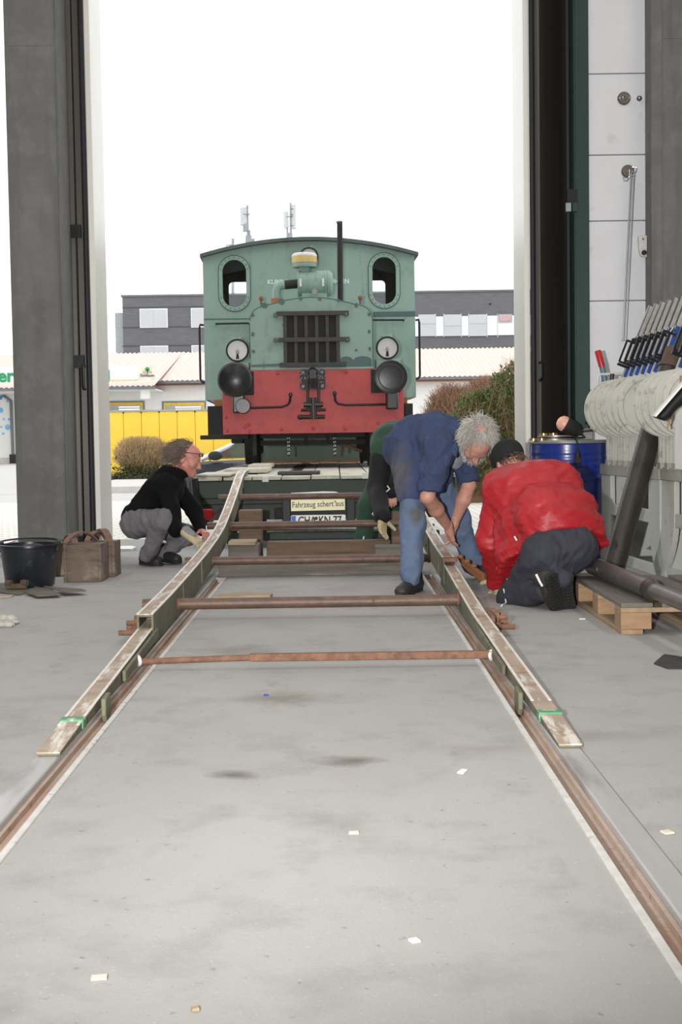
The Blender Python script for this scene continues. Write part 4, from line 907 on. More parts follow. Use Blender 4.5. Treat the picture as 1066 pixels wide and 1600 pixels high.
def mast(x0, lab, rods, boxes):
    base = at(x0, 464, YO + 4); zroof = at(191, 464, YO)[2] + .16
    t = thing('antenna_mast', lab, 'antenna', (base[0], YO + 4, zroof), group='roof antennas')
    for x, ya, yb, r in rods:
        p, q = at(x, ya, YO + 4), at(x, yb, YO + 4)
        if yb >= 380: q[2] = min(q[2], zroof)
        MB().cyl((p[0], YO + 4, p[2]), (p[0], YO + 4, q[2]), r, n=8).build('antenna_rod' if r < .16 else 'antenna_panel', 'mast_grey' if r > .16 else 'mast_dark', t)
    for x0_, x1_, y0, y1 in boxes:
        p, q = at(x0_, y1, YO + 4), at(x1_, y0, YO + 4); MB().box(p[0], q[0], YO + 3.8, YO + 4.1, p[2], q[2]).build('antenna_box', 'mast_dark', t, bevel=.03)
mast(386, 'mobile phone mast with two tall panels above the cab roof\'s eave side', [(386.5, 321, 464, .10), (379, 325, 352, .22), (383, 324, 354, .17), (390, 360, 464, .09)], [(380, 388, 350, 362), (384, 393, 368, 380), (392, 398, 373, 380), (379, 390, 334, 336)])
mast(454, 'mobile phone mast with ladder rungs above the cab roof\'s centre', [(454, 317, 464, .09), (447, 331, 356, .2), (459, 320, 358, .17), (449, 352, 464, .08)], [(447, 458, 338, 339), (454, 459, 326, 327), (454, 459, 335, 336), (454, 459, 352, 353), (449, 457, 364, 376)])
t = thing('roof_vent', 'small white frame standing on the office roof near the cab eave', 'vent', tuple(at(360, 464, YO + 2)))
MB().tube([(at(354, y, YO + 2)[0] if i < 3 else at(x, y, YO + 2)[0], YO + 2, at(360, y, YO + 2)[2]) for i, (x, y) in enumerate(((354, 464), (354, 395), (355, 383), (364, 382), (364, 373)))], .12, 6).build('frame', 'mast_grey', t)
MB().cyl(at(364, 464, YO + 2), at(364, 373, YO + 2), .12, n=6).build('post', 'mast_dark', t)

# ------------------------------------------------------------------ shrubs
mat('twig_brown', (176, 150, 112), 0.9, 0, 0.25, 3); mat('twig_red', (136, 104, 82), 0.9, 0, 0.3, 3); mat('twig_dark', (84, 72, 56), 0.9, 0, .3, 3)
mat('leaf_dark', (58, 70, 40), 0.6, 0, 0.35, 6); mat('leaf_green', (74, 98, 40), 0.45, 0, 0.35, 5, [((112, 132, 60), .58, .7, 9)]); mat('leaf_brown', (150, 124, 84), 0.8, 0, .3, 5)
def twigs(n, root, tip, r0, rnd, seg=3, jit=.05):
    mb = MB()
    for i in range(n):
        a = np.array(root(rnd)); b_ = np.array(tip(rnd, a)); pts = [a + (b_ - a) * t + np.array([rnd.uniform(-1, 1) for _ in range(3)]) * jit * (0 < t < 1) for t in np.linspace(0, 1, seg + 1)]
        mb.tube(pts, [r0 * (1 - .75 * k / seg) for k in range(seg + 1)], 3, caps=False)
    return mb
def leaves(n, pos, size, rnd):
    vs = []; fs = []
    for i in range(n):
        c = np.array(pos(rnd)); d = np.array([rnd.gauss(0, 1) for _ in range(3)]); d /= np.linalg.norm(d); e = np.cross(d, [rnd.gauss(0, 1) for _ in range(3)]); e /= np.linalg.norm(e) + 1e-9
        s = size * rnd.uniform(.6, 1.3); nrm = np.cross(d, e) * s * .18
        k = len(vs); vs += [c - d * s, c + e * s * .42 + nrm, c + d * s, c - e * s * .42 + nrm]; fs += [(k, k + 1, k + 2), (k, k + 2, k + 3)]
    mb = MB(); mb.add(vs, fs); return mb
rb = random.Random(3)
YB = 36.6; bc = at(222, 715, YB); bw = 50 * YB / 2073; zbt = at(222, 684, YB)[2]
bush = thing('clipped_bush', 'clipped brown twiggy bush in front of the yellow fence', 'bush', (bc[0], YB, -.13))
def bush_tip(r, a):
    th = r.uniform(0, 2 * PI); q = math.sqrt(r.random()); t = r.random()
    x = bc[0] + bw * .98 * q * math.cos(th); y = YB + bw * .75 * q * math.sin(th)
    e = 1 - .55 * q ** 4; return (x, y, (zbt + .05) * e + r.uniform(-.12, .02))
twigs(1500, lambda r: (bc[0] + r.uniform(-.25, .25), YB + r.uniform(-.2, .2), -.13 + r.uniform(0, .5)), bush_tip, .009, rb, 3, .05).build('twigs', 'twig_brown', bush, fix=False)
def fine_root(r):
    th = r.uniform(0, 2 * PI); q = math.sqrt(r.random()); h = r.uniform(.35, 1) ** 1.0
    return (bc[0] + bw * .93 * q * math.cos(th) * (.5 + .5 * h), YB + bw * .7 * q * math.sin(th) * (.5 + .5 * h), zbt * h * (1 - .4 * q ** 4))
twigs(4500, fine_root, lambda r, a: (a[0] + r.uniform(-.1, .1), a[1] + r.uniform(-.1, .1), min(a[2] + r.uniform(.03, .16), zbt + .05)), .006, rb, 1, 0).build('fine_twigs', 'twig_brown', bush, fix=False)
leaves(2600, lambda r: (bc[0] + r.gauss(0, .38) , YB + r.gauss(0, .3), -.1 + abs(r.gauss(0, .3))), .045, rb).build('leaves', 'leaf_dark', bush, fix=False)
gc = leaves(2600, lambda r: (bc[0] + r.uniform(-1.7, 2.2), YB - .6 + r.uniform(-.35, .35), -.13 + abs(r.gauss(.06, .07))), .05, rb).build('ground_cover', 'leaf_dark', fix=False)
tag(gc, 'low dark ivy ground cover along the planting bed under the clipped bush', 'ground cover', kind='stuff')
# hedge beside the right door
def hedge(name, lab, x0, x1, ytop0, ytop1, Y, depth, leafn, twign, lm, tm, cat='hedge', size=.035, seed=1, r0=.006, round_=0.0):
    r = random.Random(seed); a = at(x0, ytop0, Y); b_ = at(x1, ytop1, Y)
    t = thing(name, lab, cat, ((a[0] + b_[0]) / 2, Y, -.2))
    def top(x):
        u = (x - a[0]) / (b_[0] - a[0]); z = a[2] + (b_[2] - a[2]) * u
        return z - round_ * max(0, 1 - u * 5) ** 2 + .06 * math.sin(x * 9) + .04 * math.sin(x * 23)
    def pos(r):
        x = r.uniform(a[0], b_[0]); h = r.random() ** .7; return (x + r.gauss(0, .05), Y + r.uniform(-.12, 1) ** 1 * depth * .5 * (1 if r.random() < .8 else 1.2), -.1 + (top(x) + .1) * h)
    def tip(r, p): return (p[0] + r.uniform(-.18, .18), p[1] + r.uniform(-.12, .12), min(p[2] + r.uniform(.1, .45), top(p[0]) + .16 * r.random()))
    MB().hexa([(a[0] + .15, Y + .15, -.2), (b_[0], Y + .15, -.2), (b_[0], Y + depth, -.2), (a[0] + .15, Y + depth, -.2), (a[0] + .3, Y + .25, a[2] - .45), (b_[0], Y + .25, b_[2] - .35), (b_[0], Y + depth - .1, b_[2] - .35), (a[0] + .3, Y + depth - .1, a[2] - .45)]).build('dense_core', tm, t)
    twigs(twign, pos, tip, r0, r, 2, .03).build('twigs', tm, t, fix=False)
    if leafn: leaves(leafn, pos, size, r).build('leaves', lm, t, fix=False)
    return t
hedge('brown_hedge', 'brown bare twig hedge behind the grey-haired man beside the shop wall', 668, 775, 618, 596, 26.5, 1.2, 500, 5200, 'leaf_brown', 'twig_red', seed=5, round_=.25, r0=.007)
hedge('evergreen_hedge', 'tall evergreen hedge with glossy leaves next to the folding door', 694, 850, 648, 540, 22.5, 1.5, 11000, 2200, 'leaf_green', 'twig_red', seed=6, round_=.35, size=.042)
hedge('leafy_shrub', 'brown twiggy shrub seen through the gap between folding door and green post', 880, 925, 540, 530, 20.5, .8, 500, 1200, 'leaf_dark', 'twig_brown', cat='shrub', seed=8)

# ------------------------------------------------------------------ parked car behind the trailer
mat('car_paint', (62, 66, 72), 0.25, 0.4, 0.03, coat=.6); mat('car_silver', (198, 202, 206), 0.25, 0.6, 0.03); mat('car_glass', (150, 160, 150), 0.06, 0, .0, trans=.75)
YC = 24.0
a = at(318, 726, YC); car = thing('parked_car', 'dark grey car with silver windscreen pillar parked behind the trailer', 'car', (a[0] + 1.5, YC, -.2))
cx_ = a[0]
zbelt = at(340, 716, YC)[2]; zr_ = at(358, 687, YC)[2] + .10
def carprof(dx0=0): return [(cx_ - .75, .05), (cx_ - .78, .38), (cx_ - .62, zbelt - .2), (cx_ - .1, zbelt - .06), (cx_ + 2.9, zbelt + .02), (cx_ + 3.0, zbelt - .1), (cx_ + 3.0, .05)]
MB().prism(carprof(), YC, YC + 1.65, 'xz').build('body', 'car_paint', car, bevel=.05)
roof = [(cx_ - .05, zbelt - .02), (cx_ + .80, zr_ - .06), (cx_ + 1.0, zr_), (cx_ + 1.9, zr_ - .01), (cx_ + 2.6, zbelt + .02)]
MB().tube([(x, YC + .10 + .12 * min(1, k), z) for k, (x, z) in enumerate(roof)], .045, 8).build('roof_pillar', 'car_silver', car)
MB().tube([(x, YC + 1.53 - .12 * min(1, k), z) for k, (x, z) in enumerate(roof)], .045, 8).build('roof_pillar', 'car_silver', car)
MB().add([(x, y, z) for x, z in roof[1:4] for y in (YC + .2, YC + 1.45)] + [(x, y, z - .03) for x, z in roof[1:4] for y in (YC + .2, YC + 1.45)], [(0, 2, 3, 1), (2, 4, 5, 3), (6, 7, 9, 8), (8, 9, 11, 10), (0, 1, 7, 6), (4, 10, 11, 5), (0, 6, 8, 2), (2, 8, 10, 4), (1, 3, 9, 7), (3, 5, 11, 9)]).build('roof', 'car_paint', car)
MB().prism([(x, z) for x, z in roof], YC + .14, YC + .15, 'xz').build('side_window', 'car_glass', car); MB().prism([(x, z) for x, z in roof], YC + 1.5, YC + 1.51, 'xz').build('side_window', 'car_glass', car)
MB().box(cx_ + 1.32, cx_ + 1.42, YC + .1, YC + .16, zbelt, zr_ - .05).build('door_pillar', 'car_paint', car)
q = at(337, 713, YC); mr_ = MB().ell((q[0], YC - .08, q[2] + .01), .13, .06, .085, 12, 8).build('wing_mirror', 'rubber', car)
for x in (cx_ - .0, cx_ + 2.2): MB().lathe([(.1, 0), (.26, 0), (.3, .03), (.3, .17), (.26, .2), (.1, .2)], (x, YC - .01, .1), (0, 1, 0), 24).build('wheel', 'rubber', car)
q = at(356, 707, YC + .5); MB().box(q[0] - .05, q[0] + .05, YC + .6, YC + .64, q[2] - .1, q[2] + .12).build('seat_belt_light', 'tail_red', car)
MB().ell((cx_ + .95, YC + .5, zbelt + .02), .12, .2, .26, 12, 8).build('seat', 'gutter', car)

# ================================================================== things on the left
mat('bucket_black', (30, 33, 40), 0.3, 0, 0.15, 6, [((70, 74, 82), .6, .75, 20)], .05, 40)
mat('crate_wood', (112, 98, 86), 0.85, 0, 0.2, 5, [((84, 70, 60), .5, .7, 6, (1, 1, 4)), ((158, 146, 134), .56, .72, 6)], .3, 50)
mat('leather', (116, 92, 78), 0.75, 0, 0.2, 14, bump=.3)
bc_ = atz(39, 922); r0 = 37 * 8.15 / 2073
bk = thing('mortar_bucket', 'round black plastic mortar bucket standing on flat scraps', 'bucket', (bc_[0], bc_[1] + r0, 0.012))
H_ = .265; r1 = 46 * 8.15 / 2073
MB().lathe([(.001, .012), (r0, .012), (r0 + .006, .02), (r1, .012 + H_ - .02), (r1 + .012, .012 + H_ - .015), (r1 + .012, .012 + H_), (r1 - .004, .012 + H_), (r0 - .004, .03), (.001, .03)], (bc_[0], bc_[1] + r0, 0), (0, 0, 1), 40).build('bucket_body', 'bucket_black', bk)
cxb, cyb = bc_[0], bc_[1] + r0
MB().tube([(cxb + (r1 + .01) * math.cos(t_), cyb + (r1 + .0) * math.sin(t_) * .9 - .0, .012 + H_ + .012 + .012 * math.sin(t_)) for t_ in np.linspace(0, PI, 14)], .006, 6).build('handle', 'rubber', bk)
for s in (-1, 1): MB().box(cxb + s * r1 - .015, cxb + s * r1 + .015, cyb - .03, cyb + .03, .012 + H_ - .05, .012 + H_ + .015).build('handle_lug', 'rubber', bk, bevel=.005)
MB().ell((cxb + .03, cyb - .02, .22), .12, .1, .06, 14, 8).build('contents', 'black_matt', bk)
# flat scraps under and beside the bucket
mat('scrap_wood', (104, 96, 86), 0.9, 0, .25, 8); mat('scrap_pale', (170, 158, 140), 0.9, 0, .2, 8)
for i, (pp, m_, h_, lab) in enumerate(((((-12, 926), (30, 931), (62, 921), (84, 926), (82, 918), (30, 912), (-10, 914)), 'scrap_wood', .010, 'dark flat board scrap lying under the black bucket'),
                                    (((40, 930), (58, 936), (96, 934), (84, 927), (56, 921)), 'scrap_wood', .008, 'thin splintered board scrap poking out from under the bucket'),
                                    (((68, 922), (100, 932), (135, 930), (128, 927), (92, 925)), 'scrap_wood', .007, 'long thin dark sliver of board pointing away from the bucket'),
                                    (((-10, 936), (18, 934), (22, 931), (-10, 931)), 'scrap_pale', .007, 'pale wood sliver on the floor before the bucket'))):
    w = [atz(*p) for p in pp]; z0_ = (0.001, .012, .022, .001)[i]
    tag(MB().prism([(q[0], q[1]) for q in w], z0_, z0_ + h_, 'xy').build('board_scrap', m_, bevel=.002), lab, 'scrap')
t = thing('iron_clamp', 'rusty iron clamp lying on the floor in front of the bucket', 'clamp', tuple(atz(32, 925)))
p0, p1 = atz(14, 922), atz(47, 921); zz_ = .025
MB().bar((p0[0], p0[1] - .075, zz_ + .006), (p1[0], p1[1] - .075, zz_ + .006), .04, .03).build('clamp_bar', 'dark_rust' if 'dark_rust' in MATS else mat('dark_rust', (92, 78, 62), .8, .2, .3, 20), t, bevel=.006)
for p in (p0, (p0 + p1) / 2 + np.array([.03, 0, 0])): MB().lathe([(.008, -.02), (.02, -.02), (.022, 0), (.02, .02), (.008, .02)], (p[0] + .02, p[1] - .075, .05), (1, -.3, 0), 16).build('clamp_ring', 'dark_rust', t)
# strapped wooden blocks
def n_xy(a, b): l = math.hypot(a, b); return a / l, b / l
def strapped_block(x0, x1, ytop, ybot, Y, depth, lab, arcs):
    a, b_ = at(x0, ybot, Y), at(x1, ytop, Y); zt_ = b_[2]
    t = thing('wooden_block', lab, 'wooden block', ((a[0] + b_[0]) / 2, Y + depth / 2, 0), group='strapped wooden blocks by the column')
    MB().box(a[0] + .012, b_[0] - .012, Y + .004, Y + depth, 0, zt_).build('block', 'crate_wood', t, bevel=.006)
    MB().box(a[0], a[0] + .022, Y - .006, Y + depth + .004, .0, zt_ + .004).build('edge_batten', 'crate_wood', t, bevel=.004); MB().box(b_[0] - .022, b_[0], Y - .006, Y + depth + .004, .0, zt_ + .004).build('edge_batten', 'crate_wood', t, bevel=.004)
    for (u0, u1, h, yy, w) in arcs:
        xs_ = [a[0] + (b_[0] - a[0]) * u for u in (u0, u1)]; mb = MB(); N_ = 14; vs = []
        for i in range(N_ + 1):
            tt = i / N_; x = xs_[0] + (xs_[1] - xs_[0]) * tt; z = zt_ + .006 + h * math.sin(PI * tt) ** .8; y = Y + .03 + (depth - .07) * (tt if yy < .1 else 1 - tt)
            ex, ey = n_xy((depth - .07) * (1 if yy < .1 else -1), -(xs_[1] - xs_[0])); ex, ey = ex * w / 2, ey * w / 2
            vs += [(x - ex, y - ey, z), (x + ex, y + ey, z), (x + ex, y + ey, z + .009), (x - ex, y - ey, z + .009)]
        fs = [(4 * i + k, 4 * i + (k + 1) % 4, 4 * i + 4 + (k + 1) % 4, 4 * i + 4 + k) for i in range(N_) for k in range(4)] + [(0, 1, 2, 3), (4 * N_ + 3, 4 * N_ + 2, 4 * N_ + 1, 4 * N_)]
        mb.add(vs, fs).build('leather_strap', 'leather', t)
    return t
strapped_block(84, 101, 849, 901, 9.02, .22, 'dark narrow wooden block behind the pale-faced block by the column', [])
strapped_block(100, 158, 851, 908, 8.62, .26, 'wooden block with pale worn face and leather strap handle by the column', [(.02, .72, .065, .06, .045), (-.12, .3, .05, .15, .04)])
strapped_block(136, 179, 848, 903, 8.93, .24, 'brown wooden block with looped leather straps beside the door leaf', [(.0, .55, .06, .06, .05), (.15, .8, .075, .15, .05)])
# white board lying beyond the threshold, striped barrier plank beyond the column
w = [atz(x, y, -.05) for x, y in ((172, 857.5), (206, 857.5), (213, 854), (205, 852.5), (172, 853.5))]
tag(MB().prism([(q[0], q[1]) for q in w], -.075, -.05, 'xy').build('insulation_sheet', 'white_paint', bevel=.003), 'flat white panel lying on the asphalt behind the crouching man', 'panel')
t = thing('barrier_plank', 'red and white barrier planks lying on the ground beyond the concrete column', 'barrier', tuple(atz(10, 856)))
p0, p1 = atz(-30, 862), atz(28, 850)
MB().bar((p0[0], p0[1], .0), (p1[0], p1[1], .02), .06, .06).build('white_bar', 'white_paint', t); MB().bar((p0[0], p0[1] - .35, -.0), (p1[0], p1[1] - .35, .02), .12, .07).build('red_bar', 'tail_red', t)
# paper scraps and chips
mat('paper', (226, 224, 220), .7, 0, .05); mat('chip', (216, 206, 186), .8, 0, .1); mat('blue_chip', (60, 66, 190), .6); mat('cloth_rag', (176, 172, 164), .9, 0, .15, 20)
def scrap(px_, sx, sy, m_, lab, name='paper_scrap', rot=.3, h=.004):
    p = atz(*px_); c, s = math.cos(rot), math.sin(rot)
    q = [(-sx, -sy * .8), (sx * .9, -sy), (sx, sy * .9), (-sx * .85, sy)]
    tag(MB().prism([(p[0] + x * c - y * s, p[1] + x * s + y * c) for x, y in q], .001, .001 + h, 'xy').build(name, m_), lab, 'scrap')
scrap((723, 1207), .010, .022, 'paper', 'white rectangular paper scrap between the rails near a ramp runner tip', rot=-.35)
scrap((553, 1303), .012, .008, 'chip', 'cream paint chip alone on the concrete between the rails', 'paint_chip', .1)
scrap((648, 1472), .009, .009, 'paper', 'small white paper shred on the concrete between the rails', rot=.5)
scrap((155, 1530), .014, .009, 'chip', 'beige chip lying close beside the groove edging', 'paint_chip', .2)
scrap((416, 1087), .007, .008, 'blue_chip', 'tiny blue plastic chip on a brown floor stain', 'plastic_chip', .6)
scrap((910, 968), .016, .006, 'paper', 'thin white shred on the floor behind the kneeling person\'s shoe', rot=.0)
scrap((1043, 1302), .012, .012, 'chip', 'pale chip lying outside the polished rail', 'paint_chip', .4)
scrap((305, 1580), .006, .006, 'timber_pale', 'orange wood crumb on the concrete', 'wood_crumb', .4, .006)
t = MB()
for i in range(7):
    p = atz(-4 + i * 4.2, 975 + 5 * math.sin(i * 2.1)); t.ell((p[0], p[1], .012), .035, .03, .012 + .006 * (i % 3), 8, 6)
tag(t.build('crumpled_rag', 'cloth_rag'), 'crumpled pale rag on the floor away from the bucket', 'rag')

# ================================================================== right-hand group
mat('drum_blue', (24, 46, 126), 0.28, 0, 0.06, 3, [((18, 38, 112), .6, .8, 5)], coat=.3)
mat('brass', (176, 146, 92), 0.3, 0.8, .15, 20); mat('plate_grey', (150, 148, 142), 0.4, 0.5, .15, 10)
mat('lamp_pink', (236, 178, 156), 0.35, 0, .08, 10); mat('tool_grey', (140, 140, 136), .5, .4, .15, 12)
YDr = 10.0; dc = at(887.5, 760, YDr); dr = 60.5 * YDr / 2073 - .006; zdt = .875
drum = thing('oil_drum', 'blue steel oil drum standing behind the red jacket', 'drum', (dc[0], YDr, 0))
prof = [(.001, 0), (dr + .006, 0), (dr + .006, .02), (dr, .03)]
for zz_ in np.linspace(.05, .84, 60):
    prof.append((dr + (.010 * math.exp(-((zz_ - .30) / .016) ** 2)) + (.010 * math.exp(-((zz_ - .59) / .016) ** 2)) + .002 * math.sin(zz_ * 130) * (.62 < zz_ < .8), zz_))
prof += [(dr, .85), (dr + .006, .858)]
MB().lathe(prof + [(dr + .006, .862), (.001, .862)], (dc[0], YDr, 0), (0, 0, 1), 48).build('drum_body', 'drum_blue', drum, angle=.7)
MB().lathe([(dr + .008, .852), (dr + .010, .865), (dr + .004, .875), (dr - .008, .872), (dr - .01, .864), (.001, .864)], (dc[0], YDr, 0), (0, 0, 1), 48).build('drum_lid', 'plate_grey', drum)
zt_ = .876
def disc_stack(px_, Y, r, z0, h, m_, lab, name, cat):
    p = at(px_, 690, Y); return tag(MB().lathe([(.001, 0), (r, 0), (r, h), (r - .004, h), (r - .005, h * .6), (.001, h * .6)], (p[0], Y, z0), (0, 0, 1), 28).build(name, m_), lab, cat)
disc_stack(868, 9.97, .14, zt_, .012, 'plate_grey', 'lowest of the flat steel plates stacked on the blue drum', 'steel_plate', 'plate')
disc_stack(866, 9.97, .13, zt_ + .0125, .012, 'dark_steel', 'middle dark one of the flat plates stacked on the drum', 'steel_plate', 'plate')
disc_stack(869, 9.97, .135, zt_ + .025, .012, 'plate_grey', 'topmost of the flat steel plates stacked on the drum under the brass lids', 'steel_plate', 'plate')
for x_, Y_, z_, lab in ((834, 9.86, zt_, 'brass jar lid at the outer rim of the blue drum'), (847, 9.74, zt_, 'brass jar lid on the drum rim beside the outermost lid'), (850, 9.97, zt_ + .0375, 'brass jar lid on the plate stack near the door seal'), (865, 9.94, zt_ + .0375, 'brass jar lid on the plate stack beside the hand lamp')):
    disc_stack(x_, Y_, .034, z_, .016, 'brass', lab, 'jar_lid', 'lid')
p0, p1 = at(874, 658, 9.84), at(903, 674, 9.84)
lamp = thing('hand_lamp', 'black hand lamp with pink glass end lying on the drum plates', 'lamp', ((p0[0] + p1[0]) / 2, 9.86, .9))
d = (p1 - p0) / np.linalg.norm(p1 - p0)
MB().lathe([(.001, -.035), (.03, -.028), (.052, -.008), (.058, .015), (.058, .03)], p0 + d * .02, d, 24).build('lamp_glass', 'lamp_pink', lamp)
MB().lathe([(.061, .03), (.062, .05), (.05, .12), (.025, .15), (.02, .17)], p0 + d * .02, d, 24).build('lamp_body', 'black_matt', lamp)
MB().tube([p1 + d * .02, p1 + d * .05 + np.array([.0, -.02, -.02]), at(907, 684, 9.72), at(899, 684, 9.69), at(902, 690, 9.685), at(903, 702, 9.685)], .006, 8).build('lamp_cable', 'rubber', lamp)
q = at(903, 702, 9.68); pg = MB().lathe([(.008, 0), (.013, .02), (.022, .045), (.022, .10), (.018, .115), (.001, .115)], q, (0, 0, -1), 16).build('cable_plug', 'rubber', lamp)
MB().box(q[0] - .024, q[0] + .024, q[1] - .024, q[1] + .012, q[2] - .1, q[2] - .06).build('plug_grip', 'black_matt', pg, bevel=.004)
t = thing('steel_clamp_tool', 'grey steel clamp tool with black coil lying on the drum', 'tool', tuple(at(915, 690, 10.05)))
a = at(910, 690, 10.05); b_ = at(926, 670, 10.05)
MB().prism([(a[0] - .03, zt_), (b_[0], zt_), (b_[0] - .0, zt_ + .075), (b_[0] - .04, zt_ + .09), (a[0] - .02, zt_ + .06)], 10.02, 10.07, 'xz').build('clamp_body', 'tool_grey', t, bevel=.006)
MB().bar((a[0] - .12, 9.98, zt_ + .055), (b_[0] + .06, 10.0, zt_ + .075), .025, .018).build('clamp_arm', 'dark_steel', t, bevel=.004)
hel = [(b_[0] - .06 + .016 * i / 3, 10.0 + .022 * math.cos(i * .9), zt_ + .118 + .022 * math.sin(i * .9)) for i in range(40)]
MB().tube(hel, .007, 5).build('coil', 'rubber', t)

# ---- lever frame
mat('frame_paint', (182, 184, 176), 0.55, 0, 0.05, 4, [((150, 150, 136), .6, .75, 12), ((84, 82, 72), .70, .76, 30)], .08, 40)
mat('frame_rail', (160, 160, 150), 0.55, 0.1, 0.1, 6, [((120, 118, 108), .58, .75, 10)])
mat('disc_paint', (186, 185, 176), 0.5, 0, 0.07, 6, [((142, 136, 112), .54, .7, 14), ((62, 60, 54), .68, .74, 30)], .06, 40)
mat('disc_groove', (92, 88, 74), .7, 0, .3, 20)
mat('lever_blue', (32, 74, 146), 0.4, 0, 0.15, 20, [((120, 140, 176), .64, .72, 40)])
mat('lever_steel', (176, 172, 166), 0.4, 0.35, .12, 30); mat('lever_black', (38, 38, 40), .35, .4, .2)
mat('handle_red', (176, 34, 36), .35); mat('handle_teal', (84, 116, 122), .45)
L0 = np.array([1.953, 9.75, 0]); LU = np.array([.0654, -.9979, 0]); LN = np.array([.9979, .0654, 0])
def LP(s, d, z): return L0 + LU * s + LN * d + np.array([0, 0, z])
lf = thing('lever_frame', 'railway signal lever frame, pale cast legs, row of discs and blue levers', 'lever frame', tuple(LP(1.4, .25, 0)))
def lbox(s0, s1, d0, d1, z0, z1): return MB().hexa([LP(s0, d0, z0), LP(s1, d0, z0), LP(s1, d1, z0), LP(s0, d1, z0), LP(s0, d0, z1), LP(s1, d0, z1), LP(s1, d1, z1), LP(s0, d1, z1)])
def lpoly(poly, d0, d1):
    n = len(poly); return MB().add([LP(s, d0, z) for s, z in poly] + [LP(s, d1, z) for s, z in poly], [tuple(range(n)), tuple(range(2 * n - 1, n - 1, -1))] + [(i, n + i, n + (i + 1) % n, (i + 1) % n) for i in range(n)])
SE = 2.85
for d0 in (-.01, .46):
    lbox(0, 1.40, d0, d0 + .05, .62, .70).build('bench_rail', 'frame_rail', lf, bevel=.005); lbox(1.42, SE, d0, d0 + .05, .62, .70).build('bench_rail', 'frame_rail', lf, bevel=.005)
lbox(.02, SE, .04, .46, .66, .69).build('bench_top', 'frame_rail', lf)
def legpoly(s0, w, flare):      # a cast leg: upright above, curving outwards to a wide foot
    out, inn = [], []
    for i in range(13):
        z = .62 * (1 - i / 12); f = flare * max(0, (.40 - z) / .40) ** 2.0
        out.append((s0 + f, z)); inn.append((s0 + w + f * .82 + (.02 if flare > 0 else -.0), z))
    return out + inn[::-1]
for (a_, b2) in ((0.0, 1.40), (1.43, 2.85)):
    for d0 in (0.0, .47):
        for s0, w, fl_ in ((a_, .25, -.30 if a_ > 1 else -.04), (b2 - .25, .22, .16)):
            lpoly(legpoly(s0, w, fl_), d0, d0 + .035).build('cast_leg', 'frame_paint', lf, smooth=False, bevel=.004)
        lbox(a_ + .2, b2 - .2, d0 + .004, d0 + .03, .335, .42).build('cross_bar', 'frame_paint', lf, bevel=.004)
        lbox(a_ - (.1 if a_ > 1 else 0), b2 - .05, d0 + .004, d0 + .03, .0, .075).build('foot_bar', 'frame_paint', lf, bevel=.004)
    lpoly([(a_ + .12, .075), (b2 - .25, .075), ((a_ + b2) / 2 + .1, .30)], .30, .32).build('gusset_panel', 'frame_paint', lf, smooth=False)
    for s_ in (a_ + .05, b2 - .2): lbox(s_, s_ + .03, .035, .47, .02, .62).build('leg_web', 'frame_paint', lf)
for s_ in (.62, 1.05, 1.9, 2.3): lbox(s_, s_ + .05, .2, .3, .02, .62).build('inner_post', 'black_matt', lf)
idx = [i for i in range(0, 13) if i != 7]
ZC, RD = 1.095, .208
MB().cyl(LP(.1, .03, ZC), LP(1.09, .03, ZC), .03, n=14).build('disc_shaft', 'dark_steel', lf); MB().cyl(LP(1.41, .03, ZC), LP(2.01, .03, ZC), .03, n=14).build('disc_shaft', 'dark_steel', lf)
disc_me = None
for i in idx:
    s_ = .22 + .14 * i + (.095 if i > 7 else 0); c = LP(s_, .03, ZC)
    dsc = MB().lathe([(.03, -.008), (RD - .03, -.008), (RD - .026, -.02), (RD - .002, -.02), (RD, -.014), (RD - .022, -.002), (RD - .022, .002), (RD, .014), (RD - .002, .02), (RD - .026, .02), (RD - .03, .008), (.03, .008)], c, LU, 48).build('signal_disc', 'disc_paint', lf, angle=.5)
    MB().torus(c, LU, RD - .012, .0125, 40, 6).build('disc_groove', 'disc_paint', dsc)
    MB().torus(c + LU * .016, LU, RD - .031, .006, 40, 5).build('disc_recess', 'disc_paint', dsc)
    lbox(s_ - .03, s_ + .03, -.02, .22, .69, .73).build('segment_foot', 'frame_rail', lf)
    for ds in (-.022, .0, .024): lbox(s_ + ds - .005, s_ + ds + .005, -.015 + .01 * (ds > 0), .10, .73, ZC - RD + .05).build('segment_rib', 'disc_paint', lf)
    lean = np.array(LN * math.sin(.375) + np.array([0, 0, math.cos(.375)])); side = np.array(LN * math.cos(.375) - np.array([0, 0, math.sin(.375)]))
    def lv(t_, o_=0.0, du=0.0): return c + lean * t_ + side * o_ + LU * du
    lever = MB().obox(lv(.36), lean * .20, side * .020, LU * .007).build('lever_bar', 'lever_blue', lf, bevel=.003)
    MB().obox(lv(.36, -.022), lean * .20, side * .003, LU * .012).build('lever_edge', 'lever_steel', lever)
    gp = MB().obox(lv(.665), lean * .115, side * .020, LU * .012).build('lever_grip', 'lever_steel', lever, bevel=.004)
    MB().obox(lv(.665, -.022), lean * .117, side * .003, LU * .014).build('grip_edge', 'chrome', gp)
    hd = MB()
    for o_ in (-.085, -.045): hd.bar(lv(.33, o_, .012), lv(.49, o_, .012), .012, .014, up=tuple(LU))
    hd.bar(lv(.33, -.085, .012), lv(.33, -.01, .012), .014, .014, up=tuple(LU)).bar(lv(.49, -.085, .012), lv(.49, -.0, .012), .014, .014, up=tuple(LU)).obox(lv(.31, -.04, .012), lean * .008, side * .05, LU * .012)
    hd.build('latch_handle', 'lever_black', lever)
    MB().cyl(lv(.50, -.03, .0), lv(.53, -.03, .03), .011, n=8).build('latch_pin', 'chrome', lever)
    MB().cyl(lv(.215, -.015, .02), lv(.235, -.015, .03), .010, n=8).build('lever_bolt', 'edge_steel', lever)
